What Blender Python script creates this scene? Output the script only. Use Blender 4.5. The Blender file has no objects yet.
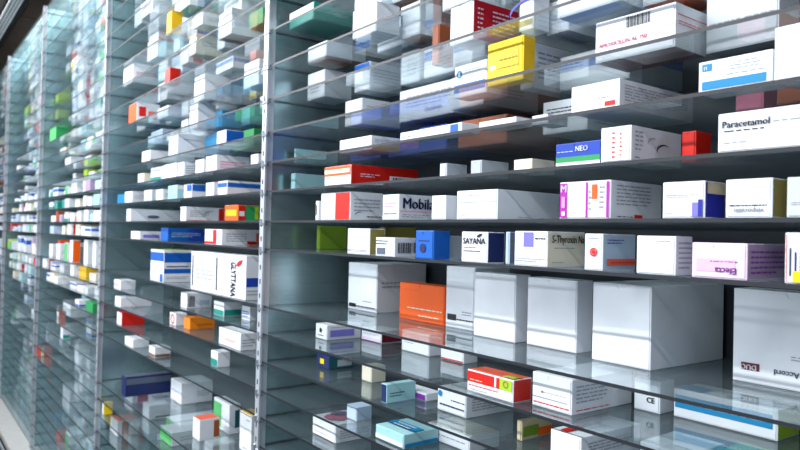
# Glass-shelved pharmacy storage, seen along its aisle. Units of the tables below: 1 = 0.65 m.
# carton: bay, shelf height, left end, right end, front, depth, height, turn, colour, face colours, print, label
DECO = [
 [('band', 'S', 0, 1, 0.55, 0.85, 'azure'), ('band', 'F', 0, 1, 0.55, 0.85, 'azure')],
 [('band', 'S', 0.1, 0.3, 0, 1, 'red'), ('fine', 'S', 0.4, 0.9, 0.3, 0.7, 3, 'grey')],
 [('fine', 'S', 0.1, 0.7, 0.3, 0.6, 3, 'grey'), ('fine', 'F', 0.1, 0.8, 0.3, 0.6, 2, 'grey')],
 [('fine', 'S', 0.1, 0.9, 0.2, 0.8, 5, 'grey'), ('fine', 'F', 0.1, 0.9, 0.5, 0.8, 3, 'ink')],
 [('fine', 'S', 0.1, 0.9, 0.4, 0.7, 2, 'grey')],
 [('band', 'S', 0, 1, 0, 0.35, 'teal'), ('band', 'F', 0, 1, 0, 0.35, 'teal')],
 [('band', 'S', 0.2, 0.5, 0.3, 0.7, 'violet')],
 [('fine', 'S', 0.1, 0.9, 0.3, 0.7, 3, 'royal')],
 [('band', 'S', 0, 1, 0.7, 1, 'white')],
 [('band', 'F', 0, 1, 0, 1, 'lgreen'), ('fine', 'S', 0.2, 0.9, 0.3, 0.7, 2, 'grey')],
 [('band', 'S', 0.8, 1, 0, 1, 'orange')],
 [('fine', 'S', 0.1, 0.8, 0.4, 0.7, 2, 'grey')],
 [('fine', 'S', .2, .8, .4, .6, 2, 'pale')],
]
CARTONS = [
 (1, -0.251, 0.8722, 0.7355, 1.1591, 0.256, 0.159, -1.5, 'white', 0, [], 'biggest plain white carton, showing a broad shaded side'),
 (1, -0.251, 0.6138, 0.4151, 1.22, 0.063, 0.165, None, 'white', 0, [('band', 'F', 0.08, 0.24, 0.135, 0.215, 'maroon'), ('text', 'F', 'DUO', 0.22, 0.195, 0.055, 'white', 180), ('text', 'F', 'itatie Accord', 0.73, 0.19, 0.06, 'steel', 180), ('fine', 'F', 0.5, 0.9, 0.3, 0.36, 2, 'grey')], 'large white carton with a dark red mark at the right picture edge'),
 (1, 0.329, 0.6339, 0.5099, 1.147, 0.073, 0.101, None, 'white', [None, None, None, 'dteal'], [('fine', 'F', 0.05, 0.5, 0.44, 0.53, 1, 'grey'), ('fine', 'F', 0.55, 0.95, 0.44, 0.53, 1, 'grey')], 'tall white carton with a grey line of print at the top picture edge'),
 (1, 0.329, 0.8059, 0.6428, 1.0618, 0.103, 0.077, None, 'white', [None, None, None, 'maroon'], [('bars', 'F', 0.42, 0.72, 0.68, 0.93), ('band', 'F', 0, 1, 0.5, 0.515, 'lgrey'), ('text', 'F', 'AMOXICILLIN AL 750', 0.06, 0.34, 0.1, 'rosedark', 0), ('logo', 'F', 0.35, 0.2, 0.04, 'disc', 'ink'), ('fine', 'S', 0.05, 0.95, 0.5, 0.62, 2, 'red'), ('band', 'S', 0, 1, 0.72, 0.74, 'red')], 'large white carton with a barcode and red lettering, upper right'),
 (1, -0.251, 1.0781, 0.9351, 1.1872, 0.053, 0.156, None, 'white', 0, [], 'plain white upright carton, middle of the three blank ones'),
 (1, 0.329, 1.011, 0.8274, 1.2053, 0.195, 0.077, None, 'white', 0, [('band', 'S', 0, 1, 0.55, 0.85, 'azure'), ('band', 'F', 0, 1, 0.55, 0.85, 'azure')], 'rear white carton with a blue band, seventh from left, third above eye level, nearest bay'),
 (1, -0.251, 1.4034, 1.2919, 1.22, 0.13, 0.165, None, 'white', 0, [('band', 'F', 0.08, 0.4, 0.12, 0.22, 'ink'), ('fine', 'F', 0.42, 0.98, 0.12, 0.18, 1, 'ink'), ('fine', 'F', 0.6, 0.95, 0.22, 0.3, 2, 'grey')], 'tall white carton with a black corner mark right of the orange carton'),
 (1, 0.033, 0.8459, 0.7318, 1.015, 0.159, 0.069, None, 'white', 0, [('band', 'F', 0, 0.17, 0, 1, 'magenta'), ('band', 'F', 0.54, 0.58, 0, 1, 'magenta'), ('band', 'F', 0.93, 0.98, 0, 1, 'magenta'), ('band', 'F', 0.66, 0.76, 0.52, 0.9, 'orange'), ('fine', 'F', 0.8, 0.9, 0.25, 0.9, 5, 'grey'), ('fine', 'F', 0.6, 0.65, 0.2, 0.8, 4, 'grey'), ('text', 'F', 'M', 0.03, 0.72, 0.2, 'white', 0), ('band', 'F', 0.06, 0.13, 0.08, 0.2, 'white'), ('band', 'F', 0.06, 0.13, 0.3, 0.6, 'lilac'), ('fine', 'S', 0.08, 0.75, 0.35, 0.92, 6, 'grey'), ('band', 'S', 0.42, 0.58, 0.04, 0.13, 'red'), ('fine', 'S', 0.1, 0.4, 0.04, 0.1, 1, 'ink')], 'white carton with three upright magenta stripes on the eye-level shelf'),
 (1, -0.251, 1.8978, 1.7308, 1.22, 0.195, 0.152, None, 'white', 0, [('band', 'F', 0.06, 0.3, 0.05, 0.13, 'ink'), ('fine', 'F', 0.3, 0.95, 0.06, 0.12, 1, 'ink'), ('fine', 'F', 0.55, 0.85, 0.18, 0.24, 1, 'grey'), ('fine', 'S', 0.08, 0.5, 0.5, 0.66, 2, 'grey')], 'tall white carton left of the orange carton on the tall shelf'),
 (1, -0.251, 1.2424, 1.1019, 1.1737, 0.05, 0.158, None, 'white', 0, [], 'plain white upright carton, first of the three blank ones from the left'),
 (1, -0.342, 0.7271, 0.5339, 1.22, 0.081, 0.054, None, 'white', [None, 'lime', None, None], [('band', 'F', 0.02, 0.96, 0.35, 0.8, 'cyan'), ('fine', 'F', 0.12, 0.9, 0.5, 0.62, 1, 'iceblue'), ('band', 'T', 0, 0.3, 0, 0.5, 'cyan'), ('band', 'T', 0.5, 0.96, 0.1, 0.4, 'iceblue')], 'wide flat white carton with a blue band near the lower right corner'),
 (1, -0.342, 0.934, 0.8337, 1.0491, 0.191, 0.068, None, 'white', 0, [('fine', 'F', 0.05, 0.95, 0.1, 0.2, 1, 'red'), ('band', 'F', 0.02, 0.9, 0.28, 0.31, 'grey'), ('fine', 'F', 0.3, 0.9, 0.45, 0.5, 1, 'grey'), ('logo', 'F', 0.28, 0.47, 0.03, 'disc', 'ink'), ('fine', 'S', 0.05, 0.55, 0.3, 0.85, 5, 'grey'), ('fine', 'S', 0.05, 0.6, 0.08, 0.16, 1, 'red')], 'long white carton with red base lettering right of the lime-labelled one'),
 (1, 0.329, 1.0619, 1.0229, 1.13, 0.219, 0.101, None, 'white', 0, [('fine', 'S', 0.05, 0.95, 0.2, 0.85, 6, 'grey')], 'side-printed white carton behind the yellow one, sixth from left, third above eye level, nearest bay'),
 (1, 0.229, 0.826, 0.7194, 1.02, 0.236, 0.052, None, 'white', 0, [('band', 'F', 0.72, 0.93, 0.12, 0.28, 'red'), ('fine', 'F', 0.3, 0.8, 0.62, 0.67, 1, 'grey'), ('fine', 'S', 0.05, 0.9, 0.25, 0.85, 6, 'grey'), ('fine', 'F', 0.55, 0.8, 0.4, 0.46, 1, 'red')], 'white carton with a red spot near its corner two shelves above eye level'),
 (1, -0.06, 0.5769, 0.491, 1.012, 0.123, 0.055, None, 'rose', [None, 'mauve', None, None], [('text', 'F', 'Efecta', 0.84, 0.32, 0.18, 'purple', 180), ('fine', 'F', 0.35, 0.85, 0.45, 0.53, 1, 'purple'), ('band', 'F', 0.1, 0.8, 0.2, 0.55, 'rose2'), ('fine', 'S', 0.05, 0.95, 0.15, 0.85, 5, 'purple')], 'pale pink carton with upside-down purple print one shelf below eye level'),
 (1, 0.132, 0.5375, 0.3646, 1.012, 0.051, 0.06, None, 'white', 0, [('text', 'F', 'Paracetamol', 0.04, 0.62, 0.17, 'ink', 0), ('fine', 'F', 0.47, 0.98, 0.64, 0.72, 1, 'grey'), ('fine', 'F', 0.06, 0.4, 0.5, 0.58, 1, 'ink'), ('fine', 'F', 0.06, 0.25, 0.22, 0.27, 1, 'grey')], 'white carton with black lettering along its top at the right picture edge'),
 (1, 0.229, 1.0335, 0.9119, 1.1764, 0.2, 0.073, None, 'white', 0, [('fine', 'S', 0.1, 0.9, 0.2, 0.8, 5, 'grey'), ('fine', 'F', 0.1, 0.9, 0.5, 0.8, 3, 'ink')], 'rear white carton with grey print, tenth from left, second shelf above eye level, nearest bay'),
 (1, 0.44, 1.5007, 1.3015, 1.2027, 0.197, 0.086, None, 'white', 0, [('band', 'S', 0, 1, 0.55, 0.85, 'azure'), ('band', 'F', 0, 1, 0.55, 0.85, 'azure')], 'rear white carton with a blue band, fourth from left, fourth above eye level, nearest bay'),
 (1, 0.033, 1.142, 1.0145, 1.018, 0.2, 0.064, None, 'white', 0, [('fine', 'F', 0.05, 0.7, 0.8, 0.86, 1, 'grey'), ('band', 'F', 0, 1, 0.58, 0.61, 'lgrey'), ('fine', 'F', 0.08, 0.3, 0.13, 0.2, 1, 'grey'), ('fine', 'S', 0.3, 0.5, 0.08, 0.14, 1, 'grey'), ('fine', 'S', 0.65, 0.98, 0.05, 0.12, 1, 'ink')], 'long low white carton with a grey crease line, left of the magenta-striped one'),
 (1, 0.553, 1.3529, 1.1793, 1.1967, 0.2, 0.084, None, 'white', 0, [('fine', 'S', 0.1, 0.9, 0.2, 0.8, 5, 'grey'), ('fine', 'F', 0.1, 0.9, 0.5, 0.8, 3, 'ink')], 'rear white carton with grey print, rightmost, fifth shelf above eye level, nearest bay'),
 (1, 0.229, 0.575, 0.4624, 1.02, 0.05, 0.051, None, 'white', 0, [('band', 'F', 0.06, 0.93, 0.1, 0.36, 'cyan'), ('band', 'F', 0.06, 0.2, 0.68, 0.9, 'cyan'), ('text', 'F', 'n', 0.085, 0.71, 0.16, 'white', 0), ('fine', 'F', 0.45, 0.85, 0.6, 0.88, 3, 'lgrey'), ('fine', 'F', 0.4, 0.9, 0.46, 0.52, 1, 'grey')], 'white carton with a sky blue base band and square blue emblem'),
 (1, 0.132, 0.7551, 0.6933, 1.015, 0.16, 0.063, None, 'white', 0, [('fine', 'F', 0.4, 0.5, 0.1, 0.9, 6, 'red'), ('fine', 'F', 0.65, 0.72, 0.15, 0.85, 6, 'red'), ('fine', 'S', 0.05, 0.2, 0.3, 0.9, 5, 'grey'), ('logo', 'S', 0.62, 0.42, 0.22, 'swoosh', 'ink'), ('logo', 'S', 0.4, 0.6, 0.16, 'swoosh', 'grey'), ('fine', 'S', 0.05, 0.15, 0.1, 0.16, 1, 'ink')], 'white carton with a dark swoosh on its side left of the red narrow one'),
 (1, 0.329, 1.3556, 1.231, 1.1815, 0.2, 0.086, None, 'white', 0, [('fine', 'S', 0.1, 0.7, 0.3, 0.6, 3, 'grey'), ('fine', 'F', 0.1, 0.8, 0.3, 0.6, 2, 'grey')], 'rear plain white carton, third from left, third shelf above eye level, nearest bay'),
 (1, 0.229, 1.3536, 1.1735, 1.2069, 0.193, 0.072, None, 'rust', 0, [], 'rear rust-brown carton, seventh from left, second shelf above eye level, nearest bay'),
 (1, 0.44, 1.1973, 1.1184, 1.0356, 0.145, 0.092, None, 'white', [None, 'crimson', None, 'rose'], [('fine', 'S', 0.08, 0.2, 0.15, 0.85, 6, 'rose'), ('fine', 'S', 0.4, 0.9, 0.2, 0.85, 6, 'rose')], 'white-fronted carton with a crimson printed side near the top edge'),
 (2, -0.251, 2.788, 2.2506, 1.012, 0.058, 0.158, None, 'white', 0, [('band', 'F', 0.03, 0.05, 0.1, 0.9, 'ink'), ('band', 'F', 0.5, 0.52, 0.1, 0.9, 'ink'), ('fine', 'F', 0.1, 0.45, 0.3, 0.6, 3, 'lgrey'), ('text', 'F', 'GLYTTANA', 0.76, 0.84, 0.085, 'ink', -90), ('logo', 'F', 0.9, 0.82, 0.11, 'leaf', 'dred'), ('band', 'S', 0, 0.9, 0.3, 0.5, 'royal'), ('fine', 'S', 0.1, 0.9, 0.1, 0.25, 2, 'grey')], 'large white carton with a red corner and black upright lettering, second bay'),
 (1, 0.329, 1.6173, 1.3735, 1.2056, 0.088, 0.093, None, 'white', [None, None, None, 'brown'], [('fine', 'F', 0.15, 0.95, 0.4, 0.8, 4, 'grey'), ('text', 'F', 'Eucalona', 0.5, 0.2, 0.16, 'grey', 0)], 'white brown-bottomed carton with printed lines, second from left, third shelf above eye level, nearest bay'),
 (1, 0.033, 0.5246, 0.4559, 1.013, 0.05, 0.058, None, 'white', [None, 'olive', None, None], [('fine', 'F', 0.1, 0.9, 0.28, 0.37, 1, 'ink'), ('text', 'F', 'vinpocetin', 0.85, 0.24, 0.13, 'grey', 180)], 'white carton with an olive side on the eye-level shelf, nearest bay'),
 (1, -0.06, 0.9528, 0.8669, 1.008, 0.112, 0.069, None, 'white', [None, 'cream', None, None], [('band', 'F', 0.3, 0.6, 0.55, 1, 'violet'), ('fine', 'F', 0.65, 0.95, 0.75, 0.85, 1, 'ink'), ('fine', 'F', 0.05, 0.95, 0.12, 0.25, 2, 'grey'), ('text', 'S', 'S-Thyroxin Na', 0.08, 0.68, 0.22, 'ink', 0), ('fine', 'S', 0.15, 0.7, 0.5, 0.58, 1, 'grey'), ('fine', 'S', 0.1, 0.4, 0.1, 0.17, 1, 'grey')], 'white carton with a violet square and a lettered cream side'),
 (1, 0.033, 0.6309, 0.5589, 1.015, 0.064, 0.059, None, 'white', [None, 'blue', None, None], [('fine', 'F', 0.1, 0.85, 0.56, 0.66, 2, 'grey'), ('fine', 'F', 0.1, 0.25, 0.12, 0.18, 1, 'grey'), ('band', 'F', 0.72, 1, 0, 0.42, 'violet'), ('band', 'F', 0.86, 1, 0, 0.5, 'blue'), ('band', 'S', 0, 1, 0.66, 1, 'beige'), ('band', 'F', 0.3, 0.6, 0.95, 1, 'orange')], 'white carton with a royal blue side on the eye-level shelf, nearest bay'),
 (1, 0.553, 1.7094, 1.5729, 1.1834, 0.2, 0.085, None, 'pale', 0, [('fine', 'S', 0.1, 0.9, 0.4, 0.7, 2, 'grey')], 'rear pale grey carton, third from left, fifth shelf above eye level, nearest bay'),
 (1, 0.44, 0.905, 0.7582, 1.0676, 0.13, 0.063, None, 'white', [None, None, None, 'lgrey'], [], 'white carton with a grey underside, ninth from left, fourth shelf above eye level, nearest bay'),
 (1, -0.251, 1.6144, 1.4084, 1.22, 0.05, 0.106, None, 'orange', 0, [('fine', 'F', 0.2, 0.95, 0.3, 0.38, 1, 'cream'), ('fine', 'F', 0.45, 0.9, 0.12, 0.2, 1, 'cream'), ('fine', 'F', 0.1, 0.5, 0.8, 0.85, 1, 'dorange')], 'orange carton standing between tall white cartons'),
 (1, -0.06, 0.677, 0.6055, 1.014, 0.05, 0.064, None, 'white', 0, [('fine', 'F', 0.5, 0.9, 0.84, 0.9, 1, 'grey'), ('fine', 'F', 0.72, 0.88, 0.1, 0.14, 1, 'grey'), ('fine', 'S', 0.1, 0.95, 0.15, 0.9, 6, 'grey')], 'white carton with small side print, eleventh from left, first shelf below eye level, nearest bay'),
 (1, 0.329, 1.0885, 0.9806, 1.0527, 0.035, 0.094, None, 'yellow', [None, 'dyellow', None, None], [('band', 'F', 0, 1, 0.8, 0.83, 'dyellow'), ('fine', 'F', 0.35, 0.85, 0.5, 0.62, 1, 'ochre'), ('band', 'F', 0.1, 0.26, 0.36, 0.46, 'cream'), ('fine', 'F', 0.3, 0.9, 0.33, 0.4, 1, 'ochre'), ('band', 'F', 0.86, 0.88, 0.2, 0.8, 'dyellow')], 'bright yellow carton three shelves above eye level'),
 (1, 0.229, 1.4939, 1.3736, 1.1848, 0.2, 0.068, None, 'royal', 0, [], 'rear deep blue carton, sixth from left, second shelf above eye level, nearest bay'),
 (1, -0.06, 0.7833, 0.7443, 1.012, 0.099, 0.066, None, 'white', [None, 'iceblue', None, None], [('logo', 'F', 0.55, 0.5, 0.2, 'ring', 'red'), ('logo', 'F', 0.55, 0.5, 0.1, 'disc', 'red'), ('fine', 'F', 0.2, 0.8, 0.85, 0.92, 1, 'grey'), ('fine', 'S', 0.1, 0.6, 0.72, 0.88, 2, 'blue'), ('band', 'S', 0.1, 1, 0.14, 0.32, 'coral'), ('fine', 'S', 0.2, 0.95, 0.18, 0.28, 1, 'red')], 'white carton with a red round emblem and pale blue side'),  # shade on the white carton's side is put into its pale blue
 (1, 0.033, 1.4317, 1.3603, 1.02, 0.193, 0.065, None, 'white', 0, [('fine', 'F', 0.15, 0.85, 0.5, 0.7, 2, 'pink'), ('fine', 'F', 0.1, 0.9, 0.2, 0.3, 1, 'ink'), ('text', 'S', 'Mobila', 0.04, 0.45, 0.42, 'navy', 0), ('band', 'S', 0, 1, 0.33, 0.36, 'pink'), ('fine', 'S', 0.05, 0.5, 0.1, 0.26, 2, 'grey')], 'white carton lettered in bold dark blue on the eye-level shelf, nearest bay'),
 (1, 0.132, 1.7298, 1.5831, 1.02, 0.234, 0.057, None, 'red', ['white', None, None, None], [('band', 'F', 0, 1, 0.5, 1, 'orange'), ('band', 'F', 0, 0.95, 0.62, 0.82, 'cream'), ('bars', 'S', 0.6, 0.98, 0.08, 0.5), ('band', 'S', 0.55, 1, 0.04, 0.56, 'white'), ('fine', 'S', 0.12, 0.4, 0.4, 0.62, 2, 'rose'), ('band', 'S', 0, 0.03, 0, 1, 'dred')], 'red carton with an orange and white end on the first shelf above eye level'),
 (1, -0.435, 1.2859, 1.1807, 1.0976, 0.16, 0.058, None, 'white', 0, [('logo', 'F', 0.12, 0.74, 0.13, 'disc', 'cyan'), ('fine', 'F', 0.5, 0.95, 0.52, 0.64, 1, 'navy'), ('fine', 'F', 0.1, 0.95, 0.22, 0.42, 1, 'navy'), ('fine', 'S', 0.1, 0.75, 0.25, 0.8, 5, 'grey')], 'white carton with dark blue lettering in front of the red-orange and white one'),
 (1, -0.435, 0.8599, 0.7877, 1.02, 0.182, 0.067, None, 'white', 0, [('band', 'T', 0.25, 0.5, 0.02, 0.3, 'red'), ('logo', 'F', 0.8, 0.2, 0.06, 'disc', 'ink'), ('fine', 'S', 0.1, 0.8, 0.5, 0.85, 4, 'grey'), ('logo', 'S', 0.12, 0.3, 0.12, 'disc', 'ink')], 'white carton with a red corner spot at the bottom picture edge'),
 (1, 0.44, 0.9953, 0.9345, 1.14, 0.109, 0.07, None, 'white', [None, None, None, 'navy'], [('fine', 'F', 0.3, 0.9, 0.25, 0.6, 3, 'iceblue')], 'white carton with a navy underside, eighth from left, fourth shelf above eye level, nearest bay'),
 (1, 0.033, 1.7463, 1.5876, 1.02, 0.111, 0.08, None, 'white', 0, [('band', 'F', 0.52, 1, 0, 1, 'red'), ('fine', 'S', 0.1, 0.9, 0.3, 0.8, 4, 'grey'), ('logo', 'S', 0.28, 0.22, 0.11, 'swoosh', 'navy'), ('fine', 'S', 0.5, 0.95, 0.1, 0.2, 1, 'ink')], 'white carton with a wide red end stripe and navy swoosh on the eye-level shelf'),
 (1, 0.229, 1.867, 1.6918, 1.1954, 0.2, 0.065, None, 'royal', 0, [], 'rear deep blue carton, third from left, second shelf above eye level, nearest bay'),
 (1, 0.672, 1.766, 1.6377, 1.2072, 0.193, 0.078, None, 'rust', 0, [], 'rear rust-brown carton, third from left, sixth shelf above eye level, nearest bay'),
 (1, 0.329, 1.238, 1.126, 1.0875, 0.05, 0.077, None, 'white', 0, [('logo', 'F', 0.18, 0.72, 0.12, 'disc', 'cyan'), ('logo', 'F', 0.18, 0.72, 0.06, 'disc', 'white'), ('band', 'F', 0, 1, 0.15, 0.4, 'azure'), ('fine', 'F', 0.35, 0.9, 0.7, 0.85, 2, 'lgrey')], 'white carton with a blue round logo left of the yellow carton'),
 (1, 0.229, 1.6718, 1.5139, 1.2085, 0.191, 0.056, None, 'royal', 0, [], 'rear deep blue carton, fourth from left, second shelf above eye level, nearest bay'),
 (1, 0.132, 0.8702, 0.7634, 1.03, 0.05, 0.046, None, 'royal', 0, [('band', 'F', 0, 1, 0, 0.22, 'white'), ('band', 'F', 0, 1, 0.2, 0.42, 'green'), ('text', 'F', 'NEO', 0.45, 0.62, 0.22, 'white', 0), ('fine', 'F', 0.05, 0.4, 0.6, 0.7, 1, 'iceblue')], 'royal blue carton with a green and white base band'),
 (1, 0.229, 0.4574, 0.3732, 1.015, 0.069, 0.079, None, 'white', 0, [], 'plain white tall carton at the right edge, two shelves above eye level'),
 (1, 0.329, 1.8, 1.7065, 1.1296, 0.147, 0.079, None, 'white', 0, [('fine', 'F', 0.1, 0.5, 0.3, 0.5, 2, 'grey'), ('fine', 'S', 0.1, 0.95, 0.4, 0.75, 4, 'grey')], 'white carton three shelves above eye level with a plain shaded side'),
 (1, -0.342, 1.0985, 0.9603, 1.0216, 0.054, 0.047, None, 'white', [None, 'dred', 'dorange', None], [('band', 'F', 0, 1, 0.47, 1, 'red'), ('band', 'F', 0.73, 1, 0.47, 1, 'lime'), ('band', 'T', 0.75, 1, 0, 0.5, 'lime'), ('band', 'F', 0.62, 0.66, 0.5, 0.95, 'white'), ('fine', 'F', 0.08, 0.35, 0.55, 0.64, 1, 'cream'), ('fine', 'F', 0.05, 0.7, 0.28, 0.4, 1, 'red'), ('fine', 'F', 0.1, 0.5, 0.12, 0.2, 1, 'grey'), ('logo', 'F', 0.86, 0.74, 0.16, 'ring', 'olive')], 'red-orange and white carton with a lime label'),
 (1, 0.553, 1.6432, 1.5214, 1.0491, 0.078, 0.082, None, 'white', 0, [], 'white carton five shelves above eye level with plain sides'),
 (1, 0.553, 1.5511, 1.4631, 1.1527, 0.079, 0.093, None, 'white', [None, None, None, 'rust'], [], 'white carton with an orange underside, fourth from left, fifth shelf above eye level, nearest bay'),
 (1, -0.06, 1.1113, 1.03, 1.008, 0.051, 0.066, None, 'white', [None, 'navy', None, None], [('text', 'F', 'SAYANA', 0.08, 0.6, 0.2, 'ink', 0), ('fine', 'F', 0.1, 0.6, 0.46, 0.52, 1, 'ink'), ('fine', 'F', 0.1, 0.75, 0.33, 0.42, 1, 'ink'), ('logo', 'F', 0.72, 0.88, 0.09, 'leaf', 'ink')], 'white carton with bold black lettering and a navy side, one shelf below eye level'),
 (1, 0.44, 1.7986, 1.7141, 1.1608, 0.122, 0.086, None, 'white', 0, [('band', 'F', 0, 1, 0.7, 1, 'azure'), ('fine', 'S', 0.1, 0.9, 0.2, 0.8, 5, 'grey')], 'white carton with a blue top edge, second from left, fourth above eye level, nearest bay'),
 (2, -0.251, 3.3451, 3.1507, 1.012, 0.131, 0.149, None, 'white', [None, None, 'lime', None], [('band', 'F', 0, 1, 0.65, 0.92, 'azure'), ('band', 'F', 0.75, 0.95, 0.02, 0.25, 'azure'), ('band', 'S', 0.02, 1, 0.62, 0.92, 'azure'), ('band', 'S', 0.02, 0.98, 0.28, 0.42, 'azure'), ('fine', 'S', 0.1, 0.9, 0.45, 0.55, 1, 'navy'), ('fine', 'S', 0.1, 0.9, 0.1, 0.2, 2, 'grey')], 'white and blue carton on the tall shelf of the second bay'),
 (1, -0.342, 0.8044, 0.7472, 1.2055, 0.05, 0.063, None, 'white', 0, [('text', 'F', 'CE', 0.5, 0.3, 0.17, 'ink', 0)], 'small white carton with a conformity mark, seventh from left, third below eye level, nearest bay'),
 (1, 0.229, 0.6063, 0.5576, 1.2, 0.05, 0.054, None, 'pink', 0, [], 'pink carton behind the blue-banded one, thirteenth from left, second shelf above eye level, nearest bay'),
 (2, 0.787, 2.7109, 2.5743, 1.0704, 0.148, 0.105, None, 'white', [None, None, None, 'brown'], [], 'white carton with a brown underside, seventh from left, seventh shelf above eye level, second bay'),
 (1, 0.44, 2.0191, 1.906, 1.1152, 0.104, 0.089, None, 'white', 0, [('fine', 'F', 0.2, 0.8, 0.2, 0.6, 3, 'grey')], 'white carton with faint grey print, leftmost, fourth shelf above eye level, nearest bay'),
 (1, 0.44, 1.6163, 1.5295, 1.2089, 0.064, 0.097, None, 'pale', 0, [('fine', 'F', 0.1, 0.9, 0.2, 0.8, 4, 'grey')], 'grey-white carton, third from left, fourth shelf above eye level, nearest bay'),
 (1, 0.033, 1.2263, 1.176, 1.015, 0.1, 0.056, None, 'white', 0, [('fine', 'F', 0.4, 0.9, 0.12, 0.2, 1, 'grey'), ('band', 'S', 0.3, 0.34, 0, 1, 'lgrey')], 'plain white carton with upright seams, fourth from left, eye-level shelf, nearest bay'),
 (1, -0.532, 1.3732, 1.2134, 1.1406, 0.103, 0.039, None, 'white', [None, None, 'cream', None], [('fine', 'F', 0.1, 0.9, 0.4, 0.6, 1, 'grey')], 'flat white carton with cream top, rightmost, fifth shelf below eye level, nearest bay'),
 (1, -0.62, 1.8279, 1.6945, 1.0572, 0.128, 0.054, None, 'white', 0, [('logo', 'T', 0.5, 0.35, 0.3, 'disc', 'rosedark'), ('logo', 'T', 0.3, 0.55, 0.22, 'disc', 'purple'), ('band', 'T', 0.5, 0.95, 0.5, 0.7, 'rose2'), ('fine', 'F', 0.15, 0.5, 0.5, 0.6, 1, 'purple'), ('fine', 'F', 0.1, 0.7, 0.2, 0.3, 1, 'grey'), ('fine', 'S', 0.1, 0.9, 0.2, 0.7, 4, 'grey')], 'white carton with a pink and purple print on its top'),
 (1, 0.672, 2.0361, 1.8732, 1.0505, 0.146, 0.055, None, 'teal', 0, [('band', 'F', 0, 1, 0.5, 1, 'white'), ('fine', 'S', 0.5, 0.85, 0.4, 0.6, 2, 'aqua')], 'teal carton with a white-panelled front near the top edge'),
 (2, 0.329, 3.1498, 3.026, 1.02, 0.181, 0.099, None, 'white', 0, [('fine', 'S', 0.15, 0.6, 0.7, 0.8, 1, 'grey'), ('band', 'F', 0.8, 0.85, 0, 1, 'lgrey')], 'white carton with a folded end, fourth from left, third shelf above eye level, second bay'),
 (1, 0.44, 1.0161, 0.9759, 1.075, 0.05, 0.083, None, 'white', 0, [('logo', 'F', 0.5, 0.55, 0.3, 'swoosh', 'blue'), ('band', 'F', 0, 1, 0.1, 0.25, 'olive')], 'white carton with a blue swoosh, seventh from left, fourth shelf above eye level, nearest bay'),
 (2, -0.905, 3.8332, 3.7567, 1.0248, 0.24, 0.106, None, 'navy', [None, None, 'steel', None], [('band', 'S', 0, 1, 0.6, 0.9, 'steel')], 'dark blue carton in the tall gap of the second bay'),
 (1, -0.06, 1.2724, 1.2053, 1.006, 0.05, 0.067, None, 'azure', 0, [('logo', 'F', 0.45, 0.38, 0.16, 'disc', 'navy'), ('fine', 'F', 0.2, 0.8, 0.6, 0.7, 1, 'navy')], 'bright blue carton standing one shelf below eye level, nearest bay'),
 (1, -0.06, 1.5835, 1.476, 1.012, 0.05, 0.07, None, 'white', [None, 'olive', None, None], [('fine', 'F', 0.05, 0.95, 0.1, 0.2, 2, 'navy')], 'white carton with an olive edge, second from left, first shelf below eye level, nearest bay'),
 (1, -0.06, 1.6538, 1.6333, 1.17, 0.12, 0.078, None, 'olive', 0, [], 'dark olive carton at the back, fourth from left, first shelf below eye level, nearest bay'),
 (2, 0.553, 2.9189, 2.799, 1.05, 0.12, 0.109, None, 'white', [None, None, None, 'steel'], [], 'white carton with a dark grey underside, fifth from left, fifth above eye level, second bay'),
 (1, 0.229, 0.5319, 0.3325, 1.1898, 0.2, 0.065, None, 'rust', 0, [], 'rear rust-brown carton, rightmost, second shelf above eye level, nearest bay'),
 (1, 0.132, 0.6432, 0.6176, 1.09, 0.05, 0.053, None, 'red', 0, [], 'narrow red carton, eighth from left, first shelf above eye level, nearest bay'),
 (2, -0.905, 2.6411, 2.526, 1.1798, 0.05, 0.158, None, 'white', [None, None, 'dyellow', None], [('fine', 'F', 0.6, 0.9, 0.82, 0.88, 1, 'ink'), ('band', 'F', 0, 1, 0.96, 1, 'ochre'), ('fine', 'F', 0.3, 0.7, 0.08, 0.12, 1, 'ink')], 'tall white carton with an amber top edge at the bottom of the second bay'),
 (1, -0.342, 1.5854, 1.4568, 1.2095, 0.05, 0.061, None, 'white', 0, [('fine', 'F', 0.1, 0.6, 0.4, 0.6, 2, 'grey')], 'low white carton below the orange carton, third from left, third below eye level, nearest bay'),
 (2, -0.06, 2.6484, 2.4737, 1.012, 0.166, 0.06, None, 'white', 0, [('band', 'F', 0.5, 0.7, 0, 1, 'red'), ('band', 'F', 0, 0.6, 0, 0.2, 'red'), ('fine', 'S', 0.1, 0.6, 0.2, 0.8, 4, 'grey'), ('band', 'S', 0.62, 0.95, 0, 0.25, 'red'), ('band', 'S', 0.85, 0.97, 0, 0.8, 'coral')], 'white carton with red ends one shelf below eye level, second bay'),
 (1, 0.44, 1.3662, 1.3377, 1.12, 0.05, 0.104, None, 'rust', 0, [], 'orange-brown carton, fifth from left, fourth shelf above eye level, nearest bay'),
 (1, 0.553, 1.9579, 1.8357, 1.0789, 0.147, 0.048, None, 'pale', [None, None, None, 'rust'], [], 'pale carton with a red-brown underside, leftmost, fifth shelf above eye level, nearest bay'),
 (2, -0.905, 3.6225, 3.4544, 1.22, 0.166, 0.107, None, 'white', 0, [('fine', 'S', 0.5, 0.9, 0.3, 0.6, 3, 'grey')], 'plain white upright carton, second from left, seventh shelf below eye level, second bay'),
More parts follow.
